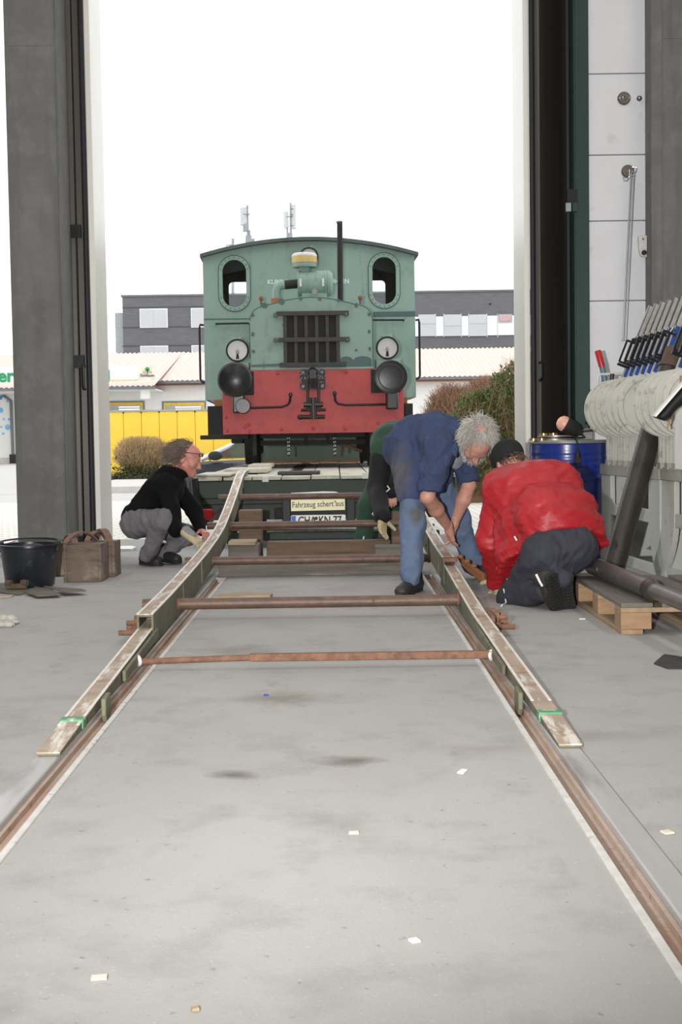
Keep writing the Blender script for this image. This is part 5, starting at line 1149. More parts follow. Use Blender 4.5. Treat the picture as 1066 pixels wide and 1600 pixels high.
p0, p1, p2 = at(949, 612, 9.62), at(941, 573, 9.62), at(934, 548, 9.62)
pv = MB().cyl(p0 + (p0 - p1) * .6, p1, .021, n=16).build('point_lever', 'handle_teal', lf); MB().lathe([(.024, 0), (.024, .115), (.02, .122), (.001, .123)], p1, p2 - p1, 16).build('red_grip', 'handle_red', pv)
MB().tube([at(934, 612, 9.6), at(935, 590, 9.6), at(938, 585, 9.6), at(984, 584, 9.6)], .010, 8).build('guard_rail', 'edge_steel', lf)
MB().cyl(at(956, 602, 9.58), at(957, 584, 9.58), .015, n=10).build('short_peg', 'lever_black', lf)

# ---- tubes, pallet
mat('tube_steel', (70, 66, 62), 0.4, 0.55, 0.15, 5, [((104, 72, 58), .55, .75, 5, (1, 1, .6)), ((58, 54, 52), .6, .8, 9)], .05, 60)
mat('tube_cap', (92, 72, 60), .7, .2, .2, 14); mat('pipe_grey', (104, 100, 96), .4, .5, .15, 6, [((134, 128, 120), .6, .75, 9)])
p0, p1 = np.array([1.675, 8.09, 0.03]), at(1046, 575, 8.56)
d = (p1 - p0) / np.linalg.norm(p1 - p0)
tb_ = thing('leaning_tube', 'dark steel tube leaning steeply between the lever frame discs', 'tube', tuple(p0 - np.array([0, 0, .03])))
MB().cyl(p0, p1, .070, n=28).build('tube', 'tube_steel', tb_)
MB().cyl(p1, p1 + d * .13, .064, .06, n=24).build('tube_socket', 'tube_cap', tb_)
MB().cyl(p1 - d * .01, p1 + d * .012, .078, n=24).build('tube_collar', 'tube_cap', tb_)
p0, p1 = atz(926, 884, .198), atz(1090, 950, .200)
pp = thing('lying_pipe', 'long grey stepped steel pipe lying across the pallet', 'pipe', tuple((p0 + p1) / 2 - np.array([0, 0, .05])))
d = (p1 - p0) / np.linalg.norm(p1 - p0); L_ = np.linalg.norm(p1 - p0)
MB().lathe([(.02, 0), (.044, 0), (.046, .01), (.046, L_ * .62)], p0, d, 28).build('thick_section', 'pipe_grey', pp)
MB().lathe([(.046, L_ * .62), (.052, L_ * .625), (.052, L_ * .66), (.038, L_ * .67)], p0, d, 28).build('collar', 'tube_steel', pp)
MB().lathe([(.037, L_ * .66), (.037, L_ + .5), (.02, L_ + .5)], p0, d, 28).build('thin_section', 'pipe_grey', pp)
for k_ in (.07, .3): MB().cyl(p0 + d * k_ + np.array([-.046, 0, .008]), p0 + d * k_ + np.array([-.05, 0, .008]), .014, n=12).build('bore_hole', 'pipe_grey', pp)
mat('pallet_top', (104, 99, 92), .85, 0, .2, 5, [((74, 70, 66), .55, .75, 7, (3, .3, 1))], .2, 60, (4, .3, 1)); mat('pallet_block', (152, 124, 94), .8, 0, .15, 8, [((150, 112, 76), .55, .75, 10)], .3, 60, (1, 1, 5)); mat('pallet_board', (150, 126, 100), .85, 0, .2, 6, bump=.2, stretch=(4, .3, 1))
q = atz(996, 991); pX0, pY0 = q[0] - .075, q[1] - .01
pal = thing('wooden_pallet', 'weathered wooden pallet with pale end blocks under the long pipe', 'pallet', (pX0 + .4, pY0 + .6, 0))
for i in range(5):
    w_ = .145 if i in (0, 2, 4) else .1; x = pX0 + (.8 - .145) * i / 4 + (.145 - w_) / 2
    MB().box(x, x + w_, pY0, pY0 + 1.2, .122, .144).build('top_board', 'pallet_top', pal, bevel=.003)
for j in range(3):
    y = pY0 + (1.2 - .145) * j / 2; MB().box(pX0, pX0 + .8, y, y + .145, .100, .122).build('stringer_board', 'pallet_board', pal, bevel=.003)
    for i in range(3):
        x = pX0 + (.8 - .145 if i != 1 else .8 - .145) * i / 2; MB().box(x, x + .14, y + .003, y + .142, .022, .100).build('block', 'pallet_block', pal, bevel=.004)
for i in range(3):
    x = pX0 + (.8 - .145) * i / 2; MB().box(x, x + .1, pY0, pY0 + 1.2, 0, .022).build('bottom_board', 'pallet_board', pal, bevel=.003)
# a stack of old blocks behind the pallet
tag(MB().box(1.33, 1.52, 7.28, 7.48, 0, .13).build('timber_block', 'crate_wood', bevel=.006), 'worn wooden block on the floor at the far end of the pallet', 'timber')
# white carton and black padded arm on the lever frame's near end
mat('carton_white', (232, 230, 226), .7, 0, .03); mat('cardboard', (164, 124, 90), .8, 0, .1); mat('vinyl_black', (24, 24, 26), .28, 0, .1)
ca = at(1053, 730, 7.72)
t = thing('white_carton', 'white cardboard carton standing on the lever frame bench', 'carton', (ca[0] + .15, 7.7, .70))
MB().box(ca[0], ca[0] + .3, 7.50, 7.69, .702, 1.095).build('carton_body', 'carton_white', t, bevel=.004)
MB().box(ca[0] - .002, ca[0] + .05, 7.495, 7.50, .702, 1.095).build('carton_edge', 'carton_white', t)
MB().box(ca[0] + .01, ca[0] + .29, 7.60, 7.62, 1.09, 1.24).build('carton_flap', 'cardboard', t)
p0, p1 = at(1022, 651, 7.42), at(1085, 578, 7.42)
t = thing('padded_arm', 'black padded arm with pale top edge resting slanted on the white carton', 'armrest', tuple(at(1060, 640, 7.5)))
d = (p1 - p0) / np.linalg.norm(p1 - p0); nn = np.array([d[2], 0, -d[0]])
MB().obox((p0 + p1) / 2, (p1 - p0) / 2, np.array([0, .035, 0]), nn * .006).build('top_plate', 'carton_white', t, bevel=.002)
prof_ = [(0, .0), (0.02, .055), (.05, .075), (.09, .068), (.12, .07), (.17, .085), (.24, .075), (.34, .06)]
mb = MB(); vs = []
for u_, h_ in prof_:
    for k in range(12):
        an = 2 * PI * k / 12; vs.append(p0 + d * u_ + nn * (.006 + h_ * (.5 - .5 * math.cos(an))) + np.array([0, .034 * math.sin(an), 0]))
mb.add(vs, [(i * 12 + k, i * 12 + (k + 1) % 12, i * 12 + 12 + (k + 1) % 12, i * 12 + 12 + k) for i in range(len(prof_) - 1) for k in range(12)] + [tuple(range(11, -1, -1)), tuple(range((len(prof_) - 1) * 12, len(prof_) * 12))]).build('padding', 'vinyl_black', t)
MB().cyl(p0 + d * .07 + nn * .07, p0 + d * -.0 + nn * .1, .006, n=8).build('peg', 'cardboard', t)
# rusty wheel chock beside the right runner
t = thing('rusty_shoe', 'rusty brown iron drag shoe leaning against the runner near the red sleeve', 'drag shoe', tuple(atz(742, 914)))
v0 = [at(713, 869, 8.15), at(755, 898, 7.85), at(757, 915, 7.8), at(722, 885, 8.1)]
off = np.array([.025, .05, 0.0])
MB().hexa([v0[3], v0[2], v0[2] + off, v0[3] + off, v0[0], v0[1], v0[1] + off, v0[0] + off]).build('shoe_plate', 'orange_rust', t, bevel=.006)
for u_ in (.1, .35, .6): c = v0[0] + (v0[1] - v0[0]) * u_ + off / 2; MB().ell(c + np.array([0, 0, .004]), .02, .018, .014, 8, 6).build('shoe_stud', 'orange_rust', t)
# tar patch on the floor
mat('tar', (54, 52, 50), .9, 0, .3, 20, bump=.3)
w = [atz(x, y) for x, y in ((1022, 1038), (1044, 1046), (1090, 1046), (1090, 1034), (1060, 1027), (1038, 1024))]
tag(MB().prism([(q[0], q[1]) for q in w], .0005, .006, 'xy').build('tar_patch', 'tar'), 'black tar patch on the floor in front of the pallet', 'patch')
# ================================================================== people: smooth-blended volumes meshed by surface nets
def n3(v): v = np.asarray(v, float); return v / (np.linalg.norm(v) + 1e-12)
def cone(a, b, ra, rb=None, side=None, ratio=1.0, k=.03):       # tapered limb; cross-section widened by ratio along side
    return dict(t='c', a=np.array(a, float), b=np.array(b, float), ra=ra, rb=ra if rb is None else rb, side=None if side is None else n3(side), ratio=ratio, k=k)
def ball(c, r, R=None, k=.02, sub=False): return dict(t='e', c=np.array(c, float), r=np.array(r if hasattr(r, '__len__') else (r, r, r), float), R=np.eye(3) if R is None else np.asarray(R, float), k=k, sub=sub)
def plane_cut(p, n, k=.01): return dict(t='p', p=np.array(p, float), n=n3(n), k=k)
def pbound(p):
    if p['t'] == 'c':
        m = max(p['ra'], p['rb']) * max(1.0, p['ratio']); return np.minimum(p['a'], p['b']) - m, np.maximum(p['a'], p['b']) + m
    if p['t'] == 'e': m = p['r'].max(); return p['c'] - m, p['c'] + m
def pdist(p, P):
    if p['t'] == 'c':
        a, b = p['a'], p['b']; Q = P - a; ab = b - a
        if p['side'] is not None:
            s = p['side'] - ab * (np.dot(p['side'], ab) / (ab @ ab + 1e-12)); s = n3(s); Q = Q + (Q @ s)[..., None] * s * (1 / p['ratio'] - 1)
        t = np.clip(Q @ ab / (ab @ ab + 1e-12), 0, 1)
        return np.linalg.norm(Q - t[..., None] * ab, axis=-1) - (p['ra'] + (p['rb'] - p['ra']) * t)
    if p['t'] == 'e':
        q = (P - p['c']) @ p['R']; k0 = np.linalg.norm(q / p['r'], axis=-1); k1 = np.linalg.norm(q / p['r'] ** 2, axis=-1) + 1e-9
        return k0 * (k0 - 1) / k1
    return (P - p['p']) @ p['n']
def sdf_mesh(prims, h, disp=None, pad=.03):
    bs = [pbound(p) for p in prims if p['t'] != 'p' and not p.get('sub')]
    lo = np.min([b[0] for b in bs], 0) - pad; hi = np.max([b[1] for b in bs], 0) + pad
    n = np.ceil((hi - lo) / h).astype(int) + 1
    F = np.full(n, .06); ax = [lo[i] + h * np.arange(n[i]) for i in range(3)]
    for p in prims:
        if p['t'] == 'p': i0 = np.zeros(3, int); i1 = n
        else:
            b0, b1 = pbound(p); m = p['k'] + .05
            i0 = np.clip(np.floor((b0 - m - lo) / h).astype(int), 0, n); i1 = np.clip(np.ceil((b1 + m - lo) / h).astype(int) + 1, 0, n)
        sl = tuple(slice(i0[i], i1[i]) for i in range(3))
        P = np.stack(np.meshgrid(*[ax[i][sl[i]] for i in range(3)], indexing='ij'), -1)
        d = pdist(p, P); f = F[sl]; k = p['k']
        if p['t'] == 'p' or p.get('sub'):
            if p.get('sub'): d = -d
            hh = np.clip(.5 + .5 * (d - f) / k, 0, 1) if p['t'] != 'p' else np.clip(.5 + .5 * (d - f) / k, 0, 1)
            F[sl] = f + (d - f) * hh + k * hh * (1 - hh)
        else:
            hh = np.clip(.5 + .5 * (d - f) / k, 0, 1); F[sl] = d + (f - d) * hh - k * hh * (1 - hh)
    if disp is not None:
        msk = np.abs(F) < .05; I = np.argwhere(msk); P = lo + I * h; F[msk] += disp(P)
    S = F < 0; c = np.zeros(n - 1, int)
    corners = [(i, j, k) for i in (0, 1) for j in (0, 1) for k in (0, 1)]
    sh = lambda A, o: A[o[0]:A.shape[0] - 1 + o[0], o[1]:A.shape[1] - 1 + o[1], o[2]:A.shape[2] - 1 + o[2]]
    for o in corners: c += sh(S, o)
    act = (c > 0) & (c < 8); I = np.argwhere(act); vid = np.full(n - 1, -1); vid[act] = np.arange(len(I))
    acc = np.zeros((len(I), 3)); cnt = np.zeros(len(I))
    for axis in range(3):
        for o in corners:
            if o[axis]: continue
            o2 = list(o); o2[axis] = 1
            f0 = F[I[:, 0] + o[0], I[:, 1] + o[1], I[:, 2] + o[2]]; f1 = F[I[:, 0] + o2[0], I[:, 1] + o2[1], I[:, 2] + o2[2]]
            m = (f0 < 0) != (f1 < 0); t = np.where(m, f0 / np.where(f0 == f1, 1, f0 - f1), 0)
            e = np.tile(np.array(o, float), (len(I), 1)); e[:, axis] = t; acc[m] += e[m]; cnt += m
    V = lo + (I + acc / cnt[:, None]) * h
    faces = []
    for axis in range(3):
        u, w = (axis + 1) % 3, (axis + 2) % 3
        A = np.argwhere(np.take(S, range(n[axis] - 1), axis) != np.take(S, range(1, n[axis]), axis))
        A = A[(A[:, u] > 0) & (A[:, w] > 0) & (A[:, u] < n[u] - 1) & (A[:, w] < n[w] - 1)]
        ins = S[A[:, 0], A[:, 1], A[:, 2]]
        q = []
        for du, dw in ((-1, -1), (0, -1), (0, 0), (-1, 0)):
            B = A.copy(); B[:, u] += du; B[:, w] += dw; q.append(vid[B[:, 0], B[:, 1], B[:, 2]])
        Q = np.stack(q, 1); Q[~ins] = Q[~ins][:, ::-1]; faces.append(Q)
    Fq = np.concatenate(faces); Fq = Fq[(Fq >= 0).all(1)]
    return V, Fq
def smooth_mesh(V, F, it=2, lam=.5):
    for _ in range(it):
        acc = np.zeros_like(V); cnt = np.zeros(len(V))
        for a, b in ((0, 1), (1, 2), (2, 3), (3, 0)):
            for x, y in ((a, b), (b, a)): np.add.at(acc, F[:, x], V[F[:, y]]); np.add.at(cnt, F[:, x], 1)
        V = V + lam * (acc / np.maximum(cnt, 1)[:, None] - V)
    return V
def flesh(name, groups, m, parent=None, it=1):
    """groups: list of (prims, voxel, disp); joined into one mesh"""
    mb = MB(); o = 0; vs = []; fs = []
    for prims, h, disp in groups:
        V, F = sdf_mesh(prims, h, disp); V = smooth_mesh(V, F, it); vs.append(V); fs.append(F + o); o += len(V)
    V = np.concatenate(vs); F = np.concatenate(fs)
    off = wloc(parent) if parent is not None else np.array([V[:, 0].mean(), V[:, 1].mean(), V[:, 2].min()])
    me = bpy.data.meshes.new(name); me.from_pydata((V - off).tolist(), [], F.tolist())
    me.polygons.foreach_set('use_smooth', [True] * len(me.polygons))
    for q in (m if isinstance(m, (list, tuple)) else [m]): me.materials.append(MATS[q])
    ob = bpy.data.objects.new(name, me); COL.objects.link(ob)
    if parent is not None: ob.parent = parent
    else: ob.location = off
    return ob
def folds(seed, amp=.006, freq=22, aniso=(1, 1, 1), fine=.0):
    r = np.random.default_rng(seed); K = r.normal(size=(6, 3)) * freq * np.array(aniso); ph = r.uniform(0, 6.28, 6); W = r.normal(size=(3, 3)) * freq * .35; wp = r.uniform(0, 6.28, 3)
    def f(P):
        Q = P + .02 * np.sin(P @ W.T + wp); s = np.zeros(len(P))
        for i in range(6): s += np.abs(np.sin(Q @ K[i] * .5 + ph[i])) - .5
        out = amp * s / 2.0
        if fine:
            for i in range(3): out += fine * np.sin(Q @ K[i] * 3.1 + ph[i])
        return out
    return f
def both(f, g): return lambda P: f(P) + g(P)
def hand(wrist, fwd, palm_n, thumb, curl=.5, size=1.0, spread=.02, fat=1.0):
    """wrist point, finger direction, palm-facing normal, thumb side direction"""
    f = n3(fwd); pn = n3(np.asarray(palm_n, float) - f * np.dot(palm_n, f)); th = n3(np.cross(f, pn)); th = th if np.dot(th, thumb) > 0 else -th
    w = np.array(wrist, float); S = size; P = []
    P.append(cone(w - f * .02 * S, w + f * .03 * S, .026 * S * fat, .024 * S * fat, th, 1.25, .02))
    for i, u in enumerate((.030, .011, -.009, -.027)):
        P.append(cone(w + f * .02 * S + th * u * .6 * S, w + f * (.088 - .004 * abs(i - 1)) * S + th * u * S, .0145 * S * fat, .012 * S * fat, k=.012))
    for i, (u, L) in enumerate(((.030, .072), (.011, .080), (-.009, .074), (-.027, .058))):
        base = w + f * (.088 - .004 * abs(i - 1)) * S + th * u * S; d = n3(f + th * u * spread * 10); p = base; r = .0095 * S * fat
        for j, (fr, bend) in enumerate(((.45, .6), (.30, 1.0), (.25, .8))):
            a = curl * bend; d = n3(d * math.cos(a) + pn * math.sin(a)); q = p + d * L * fr * S
            P.append(cone(p, q, r, r * .9, k=.004)); p = q; r *= .9
    b = w + f * .022 * S + th * .024 * S; d = n3(f * .55 + th * .75 + pn * .35); p = b; r = .0125 * S * fat
    for fr, bend in ((.040, .15), (.032, .4), (.026, .35)):
        d = n3(d * math.cos(bend * curl) + (f * .5 + pn * .5) * math.sin(bend * curl + .08)); q = p + d * fr * S; P.append(cone(p, q, r, r * .88, k=.006)); p = q; r *= .88
    return P
def head(c, fwd, up, S=1.0, ears=True):
    f = n3(fwd); u = n3(np.asarray(up, float) - f * np.dot(up, f)); r = np.cross(f, u); R = np.stack([r, f, u], 1)
    def L(x, y, z): return np.array(c) + R @ (np.array([x, y, z]) * S)
    e = lambda x, y, z, a, b, d, k=.02, sub=False: ball(L(x, y, z), np.array([a, b, d]) * S, R, k * S, sub)
    P = [e(0, -.018, .045, .076, .098, .082), e(0, .035, .035, .066, .062, .070, .03), e(0, .040, -.030, .058, .058, .062, .03),
         cone(L(-.045, .0, -.045), L(0, .070, -.088), .026 * S, .024 * S, k=.03), cone(L(.045, .0, -.045), L(0, .070, -.088), .026 * S, .024 * S, k=.03), e(0, .078, -.092, .020, .018, .018, .02),
         cone(L(-.03, .083, .020), L(.03, .083, .020), .014 * S, k=.02),                                    # brow
         e(-.045, .062, -.022, .024, .022, .022, .025), e(.045, .062, -.022, .024, .022, .022, .025),          # cheeks
         e(-.031, .098, .004, .015, .014, .010, .012, True), e(.031, .098, .004, .015, .014, .010, .012, True),# eye sockets
         cone(L(0, .094, .008), L(0, .116, -.032), .008 * S, .013 * S, k=.012), e(-.012, .104, -.036, .008, .010, .008, .008), e(.012, .104, -.036, .008, .010, .008, .008),
         cone(L(-.020, .088, -.060), L(.020, .088, -.060), .0075 * S, k=.010), cone(L(-.018, .086, -.071), L(.018, .086, -.071), .008 * S, k=.010), e(0, .103, -.0655, .022, .010, .0022, .004, True)]
    for s in (-1, 1):
        P += [e(s * .031, .086, .003, .0125, .0125, .0115, .004)]
        if ears: P += [e(s * .078, -.012, -.004, .008, .019, .031, .008), e(s * .086, -.004, -.002, .006, .010, .018, .006, True)]
    P += [cone(L(0, -.035, -.03), L(0, -.055, -.14), .054 * S, .058 * S, k=.03)]
    return P, L, R
def strands(pts, nrm, comb, length, r0, n, seed, seg=4, droop=.3, curl=.25):
    """hair: n tapered strands growing from points along normals bent towards comb"""
    rd = np.random.default_rng(seed); mb = MB(); idx_ = rd.integers(0, len(pts), n)
    for i in idx_:
        p = pts[i] + rd.normal(size=3) * .004; d = n3(nrm[i] * .8 + comb(pts[i], nrm[i]) + rd.normal(size=3) * curl); L = length * rd.uniform(.55, 1.2); q = [p]
        for s in range(seg):
            d = n3(d + comb(pts[i], nrm[i]) * .35 + np.array([0, 0, -droop]) * .3 + rd.normal(size=3) * curl * .4); q.append(q[-1] + d * L / seg)
        mb.tube(q, [r0 * (1 - .8 * k / seg) for k in range(seg + 1)], 3, caps=False)
    return mb
def sphere_pts(c, R, rad, keep, n=900):
    g = PI * (3 - 5 ** .5); P = []; Nn = []
    for i in range(n):
        z = 1 - 2 * (i + .5) / n; r = math.sqrt(1 - z * z); q = np.array([r * math.cos(g * i), r * math.sin(g * i), z])
        if keep(q): P.append(np.array(c) + R @ (q * rad)); Nn.append(R @ n3(q / np.array(rad)))
    return np.array(P), np.array(Nn)
def shoe(heel, toe, up, h=.08, w=.045, k=.02):      # upper of a shoe from heel to toe
    he, to, u = np.array(heel, float), np.array(toe, float), n3(up); f = n3(to - he); sd = np.cross(f, u); L = np.linalg.norm(to - he)
    return [cone(he + f * .035 + u * .04, to - f * .04 + u * .028, .038, .034, sd, 1.15, k), cone(he + f * .04 + u * .05, he + f * .06 + u * .10, .040, .044, sd, 1.0, k), cone(he + f * L * .3 + u * .06, to - f * .06 + u * .03, .036, .030, sd, 1.2, k)]
def sole(heel, toe, up, z=.0):
    he, to, u = np.array(heel, float), np.array(toe, float), n3(up); f = n3(to - he); sd = np.cross(f, u); L = np.linalg.norm(to - he); mb = MB(); loop = []
    for t, w in ((0, .022), (.04, .034), (.2, .036), (.42, .033), (.66, .045), (.84, .043), (.95, .030), (1, .016)): loop.append((t * L, w))
    pts = [(a, b) for a, b in loop] + [(a, -b) for a, b in reversed(loop)]; n = len(pts)
    vs = [he + f * a + sd * b - u * .004 for a, b in pts] + [he + f * a + sd * b + u * .024 for a, b in pts]
    return mb.add(vs, [tuple(range(n)), tuple(range(2 * n - 1, n - 1, -1))] + [(i, n + i, n + (i + 1) % n, (i + 1) % n) for i in range(n)])

mat('skin', (192, 142, 124), 0.55, 0, 0.08, 14, [((188, 116, 104), .55, .75, 22)], .05, 120); mat('skin_ruddy', (190, 130, 116), 0.5, 0, 0.1, 14, [((190, 100, 94), .5, .7, 18)], .05, 120)
mat('hair_white', (176, 172, 165), 0.6, 0, 0.12, 30); mat('hair_brown', (88, 70, 58), 0.55, 0, 0.3, 20)
mat('shirt_blue', (50, 63, 94), 0.9, 0, 0.12, 5, [((76, 88, 114), .56, .8, 8), ((38, 49, 78), .55, .8, 4)], .2, 90); mat('shirt_stain', (92, 88, 92), .9, 0, .15, 8)
mat('jeans', (88, 104, 130), 0.9, 0, 0.15, 5, [((112, 128, 150), .55, .75, 7), ((66, 84, 110), .58, .8, 12), ((96, 98, 100), .66, .8, 5)], .25, 120)
mat('tee_grey', (128, 134, 144), .9, 0, .3, 14); mat('sweater_black', (13, 13, 16), 0.95, 0, 0.15, 10, bump=.1, bscale=200, spec=.2); mat('trousers_grey', (108, 106, 110), 0.85, 0, 0.1, 6, bump=.15, bscale=200)
mat('shoe_dark', (44, 40, 40), .6, 0, .25, 14); mat('shoe_sole', (32, 32, 32), .7, 0, .2, 20); mat('glove_canvas', (186, 172, 138), .9, 0, .12, 14); mat('glove_grey', (134, 132, 134), .9, 0, .12, 14)
mat('jacket_red', (162, 27, 35), 0.5, 0, 0.07, 5, [((142, 20, 29), .58, .8, 6)], .35, 34); mat('trousers_dark', (46, 48, 57), .8, 0, .12, 7, bump=.12, bscale=200); mat('cap_black', (22, 22, 24), .9)
mat('reflective', (240, 242, 244), .3, .1, .02); mat('work_green', (38, 68, 50), .85, 0, .2, 7, bump=.1, bscale=180); mat('work_black', (24, 24, 27), .9, 0, .15, 8); mat('cord_white', (226, 222, 214), .7); mat('glasses_black', (20, 20, 22), .3)
mat('eye_dull', (120, 104, 98), .4)
mat('stubble', (150, 140, 132), .9, 0, .2, 40)

def stain(mname, c, rad, col, st):      # a dirt mark soaked into a cloth at one place
    nt = MATS[mname].node_tree; N = nt.nodes; L = nt.links; b = N['Principled BSDF']; cur = b.inputs['Base Color'].links[0].from_socket
    geo = N.new('ShaderNodeNewGeometry'); nz = N.new('ShaderNodeTexNoise'); nz.inputs['Scale'].default_value = 14; L.new(geo.outputs['Position'], nz.inputs['Vector'])
    sb = N.new('ShaderNodeVectorMath'); sb.operation = 'SUBTRACT'; L.new(geo.outputs['Position'], sb.inputs[0]); sb.inputs[1].default_value = tuple(c)
    ml = N.new('ShaderNodeVectorMath'); ml.operation = 'MULTIPLY'; L.new(sb.outputs[0], ml.inputs[0]); ml.inputs[1].default_value = tuple(1 / r for r in rad)
    ln = N.new('ShaderNodeVectorMath'); ln.operation = 'LENGTH'; L.new(ml.outputs[0], ln.inputs[0])
    ad = N.new('ShaderNodeMath'); ad.operation = 'MULTIPLY_ADD'; L.new(nz.outputs[0], ad.inputs[0]); ad.inputs[1].default_value = 1.0; L.new(ln.outputs['Value'], ad.inputs[2])
    mr = N.new('ShaderNodeMapRange'); mr.inputs[1].default_value = .8; mr.inputs[2].default_value = 1.6; mr.inputs[3].default_value = st; mr.inputs[4].default_value = 0; L.new(ad.outputs[0], mr.inputs[0])
    mx = N.new('ShaderNodeMix'); mx.data_type = 'RGBA'; L.new(mr.outputs[0], mx.inputs[0]); L.new(cur, mx.inputs[6]); mx.inputs[7].default_value = lin(col) + (1,); L.new(mx.outputs[2], b.inputs['Base Color'])

# ------------------------------------------------ the crouching man in black
def crouching_man():
    A = at
    pel = A(217, 812, 9.85); belly = A(233, 790, 9.85); chest = A(256, 766, 9.84); upb = A(264, 750, 9.85); nk = A(279, 737, 9.85)
    shN, shF = A(261, 759, 9.68), A(273, 757, 10.02); elN, elF = A(274, 825, 9.50), A(305, 800, 9.98); wrN, wrF = A(294, 834, 9.46), A(314, 829, 9.86)
    knN, knF = A(255, 813, 9.50), A(296, 836, 10.02); anN, anF = A(230, 866, 9.68), A(258, 863, 10.0)
    hpN, hpF = pel + [0.0, -.10, -.02], pel + [.02, .10, -.03]
    Y = np.array([0, 1.0, 0])
    hc = A(291, 718, 9.84); fw = n3([.94, -.10, -.30]); hd, L, R = head(hc, fw, (.32, 0, .95), 1.0)
    core = [cone(pel, belly, .10, .10, Y, 1.25), cone(belly, chest, .10, .115, Y, 1.3), cone(chest, nk, .10, .05, Y, 1.3), cone(shN, elN, .04, .035), cone(elN, wrN, .034, .026), cone(shF, elF, .04, .032), cone(elF, wrF, .030, .024),
            cone(hpN, knN, .075, .05), cone(knN, anN, .045, .030), cone(hpF, knF, .07, .045), cone(knF, anF, .040, .030), cone(shN, chest, .05, .08), cone(shF, chest, .05, .08), cone(nk, hc + np.array([-.01, 0, -.04]), .05, .05)]
    o = flesh('person', [(core, .014, None), (hd, .0042, None), (hand(wrF, n3(A(330, 838, 9.72) - wrF), (-.1, -.2, -1), (0, -1, 0), 1.0, .9), .004, None)], 'skin_ruddy')
    tag(o, 'balding man in black sweater and grey trousers crouching beside the ramp', 'person')
    sw = [cone(pel + [-.01, 0, .025], belly, .118, .122, Y, 1.28, .05), cone(belly, chest, .122, .135, Y, 1.35, .05), cone(chest, upb, .135, .12, Y, 1.35, .05), cone(upb, nk, .10, .062, Y, 1.2, .04), cone(nk, hc + np.array([-.018, 0, -.085]), .062, .060, k=.015),
          cone(shN, chest, .085, .10, k=.05), cone(shF, chest, .085, .10, k=.05), cone(shN, elN, .078, .062, k=.04), cone(elN, wrN - n3(wrN - elN) * .03, .062, .044, k=.03), cone(shF, elF, .078, .062, k=.04), cone(elF, wrF, .062, .044, k=.03)]
    flesh('sweater', [(sw, .009, both(folds(3, .010, 20), folds(27, .005, 50)))], 'sweater_black', o)
    tr_ = [cone(hpN, knN, .108, .080, k=.05), cone(knN, anN + np.array([0, 0, -.005]), .076, .062, k=.03), cone(hpF, knF, .105, .078, k=.05), cone(knF, anF + np.array([0, 0, -.005]), .070, .062, k=.03), cone(pel + [-.015, -.05, -.03], pel + [-.015, .06, -.03], .115, k=.06)]
    flesh('trousers', [(tr_, .008, both(folds(4, .010, 24), folds(25, .005, 60)))], 'trousers_grey', o)
    for he, to in ((atz(222, 881, .004), atz(251, 884, .004)), (atz(249, 876, .004), atz(281, 880, .004))):
        sh_ = flesh('shoe', [(shoe(he, to, (0, 0, 1)), .007, None)], 'shoe_dark', o); sole(he, to, (0, 0, 1)).build('shoe_sole', 'shoe_sole', sh_)
    gd = n3(A(316, 852, 9.44) - wrN); g = hand(wrN, gd, (.3, .2, -1), (0, 1, .2), .65, 1.12, .02, 1.3)
    gl = flesh('work_glove', [(g, .0045, None)], 'glove_canvas', o)
    flesh('glove_cuff', [([cone(wrN - gd * .02, wrN + gd * .03, .044, .040, k=.01)], .005, None)], 'glove_grey', gl)
    # hair: thin on top, long and brown at sides and back
    P, Nn = sphere_pts(L(0, -.018, .045), R, np.array([.079, .101, .086]), lambda q: (q[1] < .25 and q[2] > -.75 and (q[1] < -.1 or q[2] < .55)) or (q[2] > .5 and q[1] < .35), 1500)
    cap = [ball(L(0, -.034, .044), (.079, .088, .084), R, .01), ball(L(0, .06, .11), (.075, .07, .085), R, .015, True), ball(L(0, .09, -.01), (.12, .075, .11), R, .02, True), ball(L(0, -.03, -.10), (.12, .12, .075), R, .02, True), ball(L(.0, .09, .06), (.1, .07, .1), R, .02, True)]
    hr = flesh('hair', [(cap, .005, folds(9, .004, 90))], 'hair_brown', o)
    back = R @ np.array([0, -1.0, -.35])
    strands(P, Nn, lambda p, nn: back * .9, .10, .0026, 800, 5, droop=.9, curl=.2).build('hair_strands', 'hair_brown', hr, fix=False)
    # glasses pushed up on the forehead
    gm = MB()
    for s in (-1, 1):
        gm.tube([L(s * .018 + .02 * s * (1 + math.cos(t)) , .108 - .018 * (1 + math.cos(t)) * .3, .066 + .016 * math.sin(t)) for t in np.linspace(0, 2 * PI, 12, endpoint=False)], .0030, 6, closed=True)
        gm.tube([L(s * .06, .098, .068), L(s * .078, .05, .062), L(s * .082, -.02, .05)], .0032, 6)
    gm.tube([L(-.016, .110, .068), L(0, .113, .070), L(.016, .110, .068)], .003, 6); gm.build('glasses', 'glasses_black', o)
    for s in (-1, 1): MB().ell(L(s * .031, .0905, .001), .010, .007, .004, 10, 6, R).build('eye', 'eye_dull', o)
    return o
crouching_man()

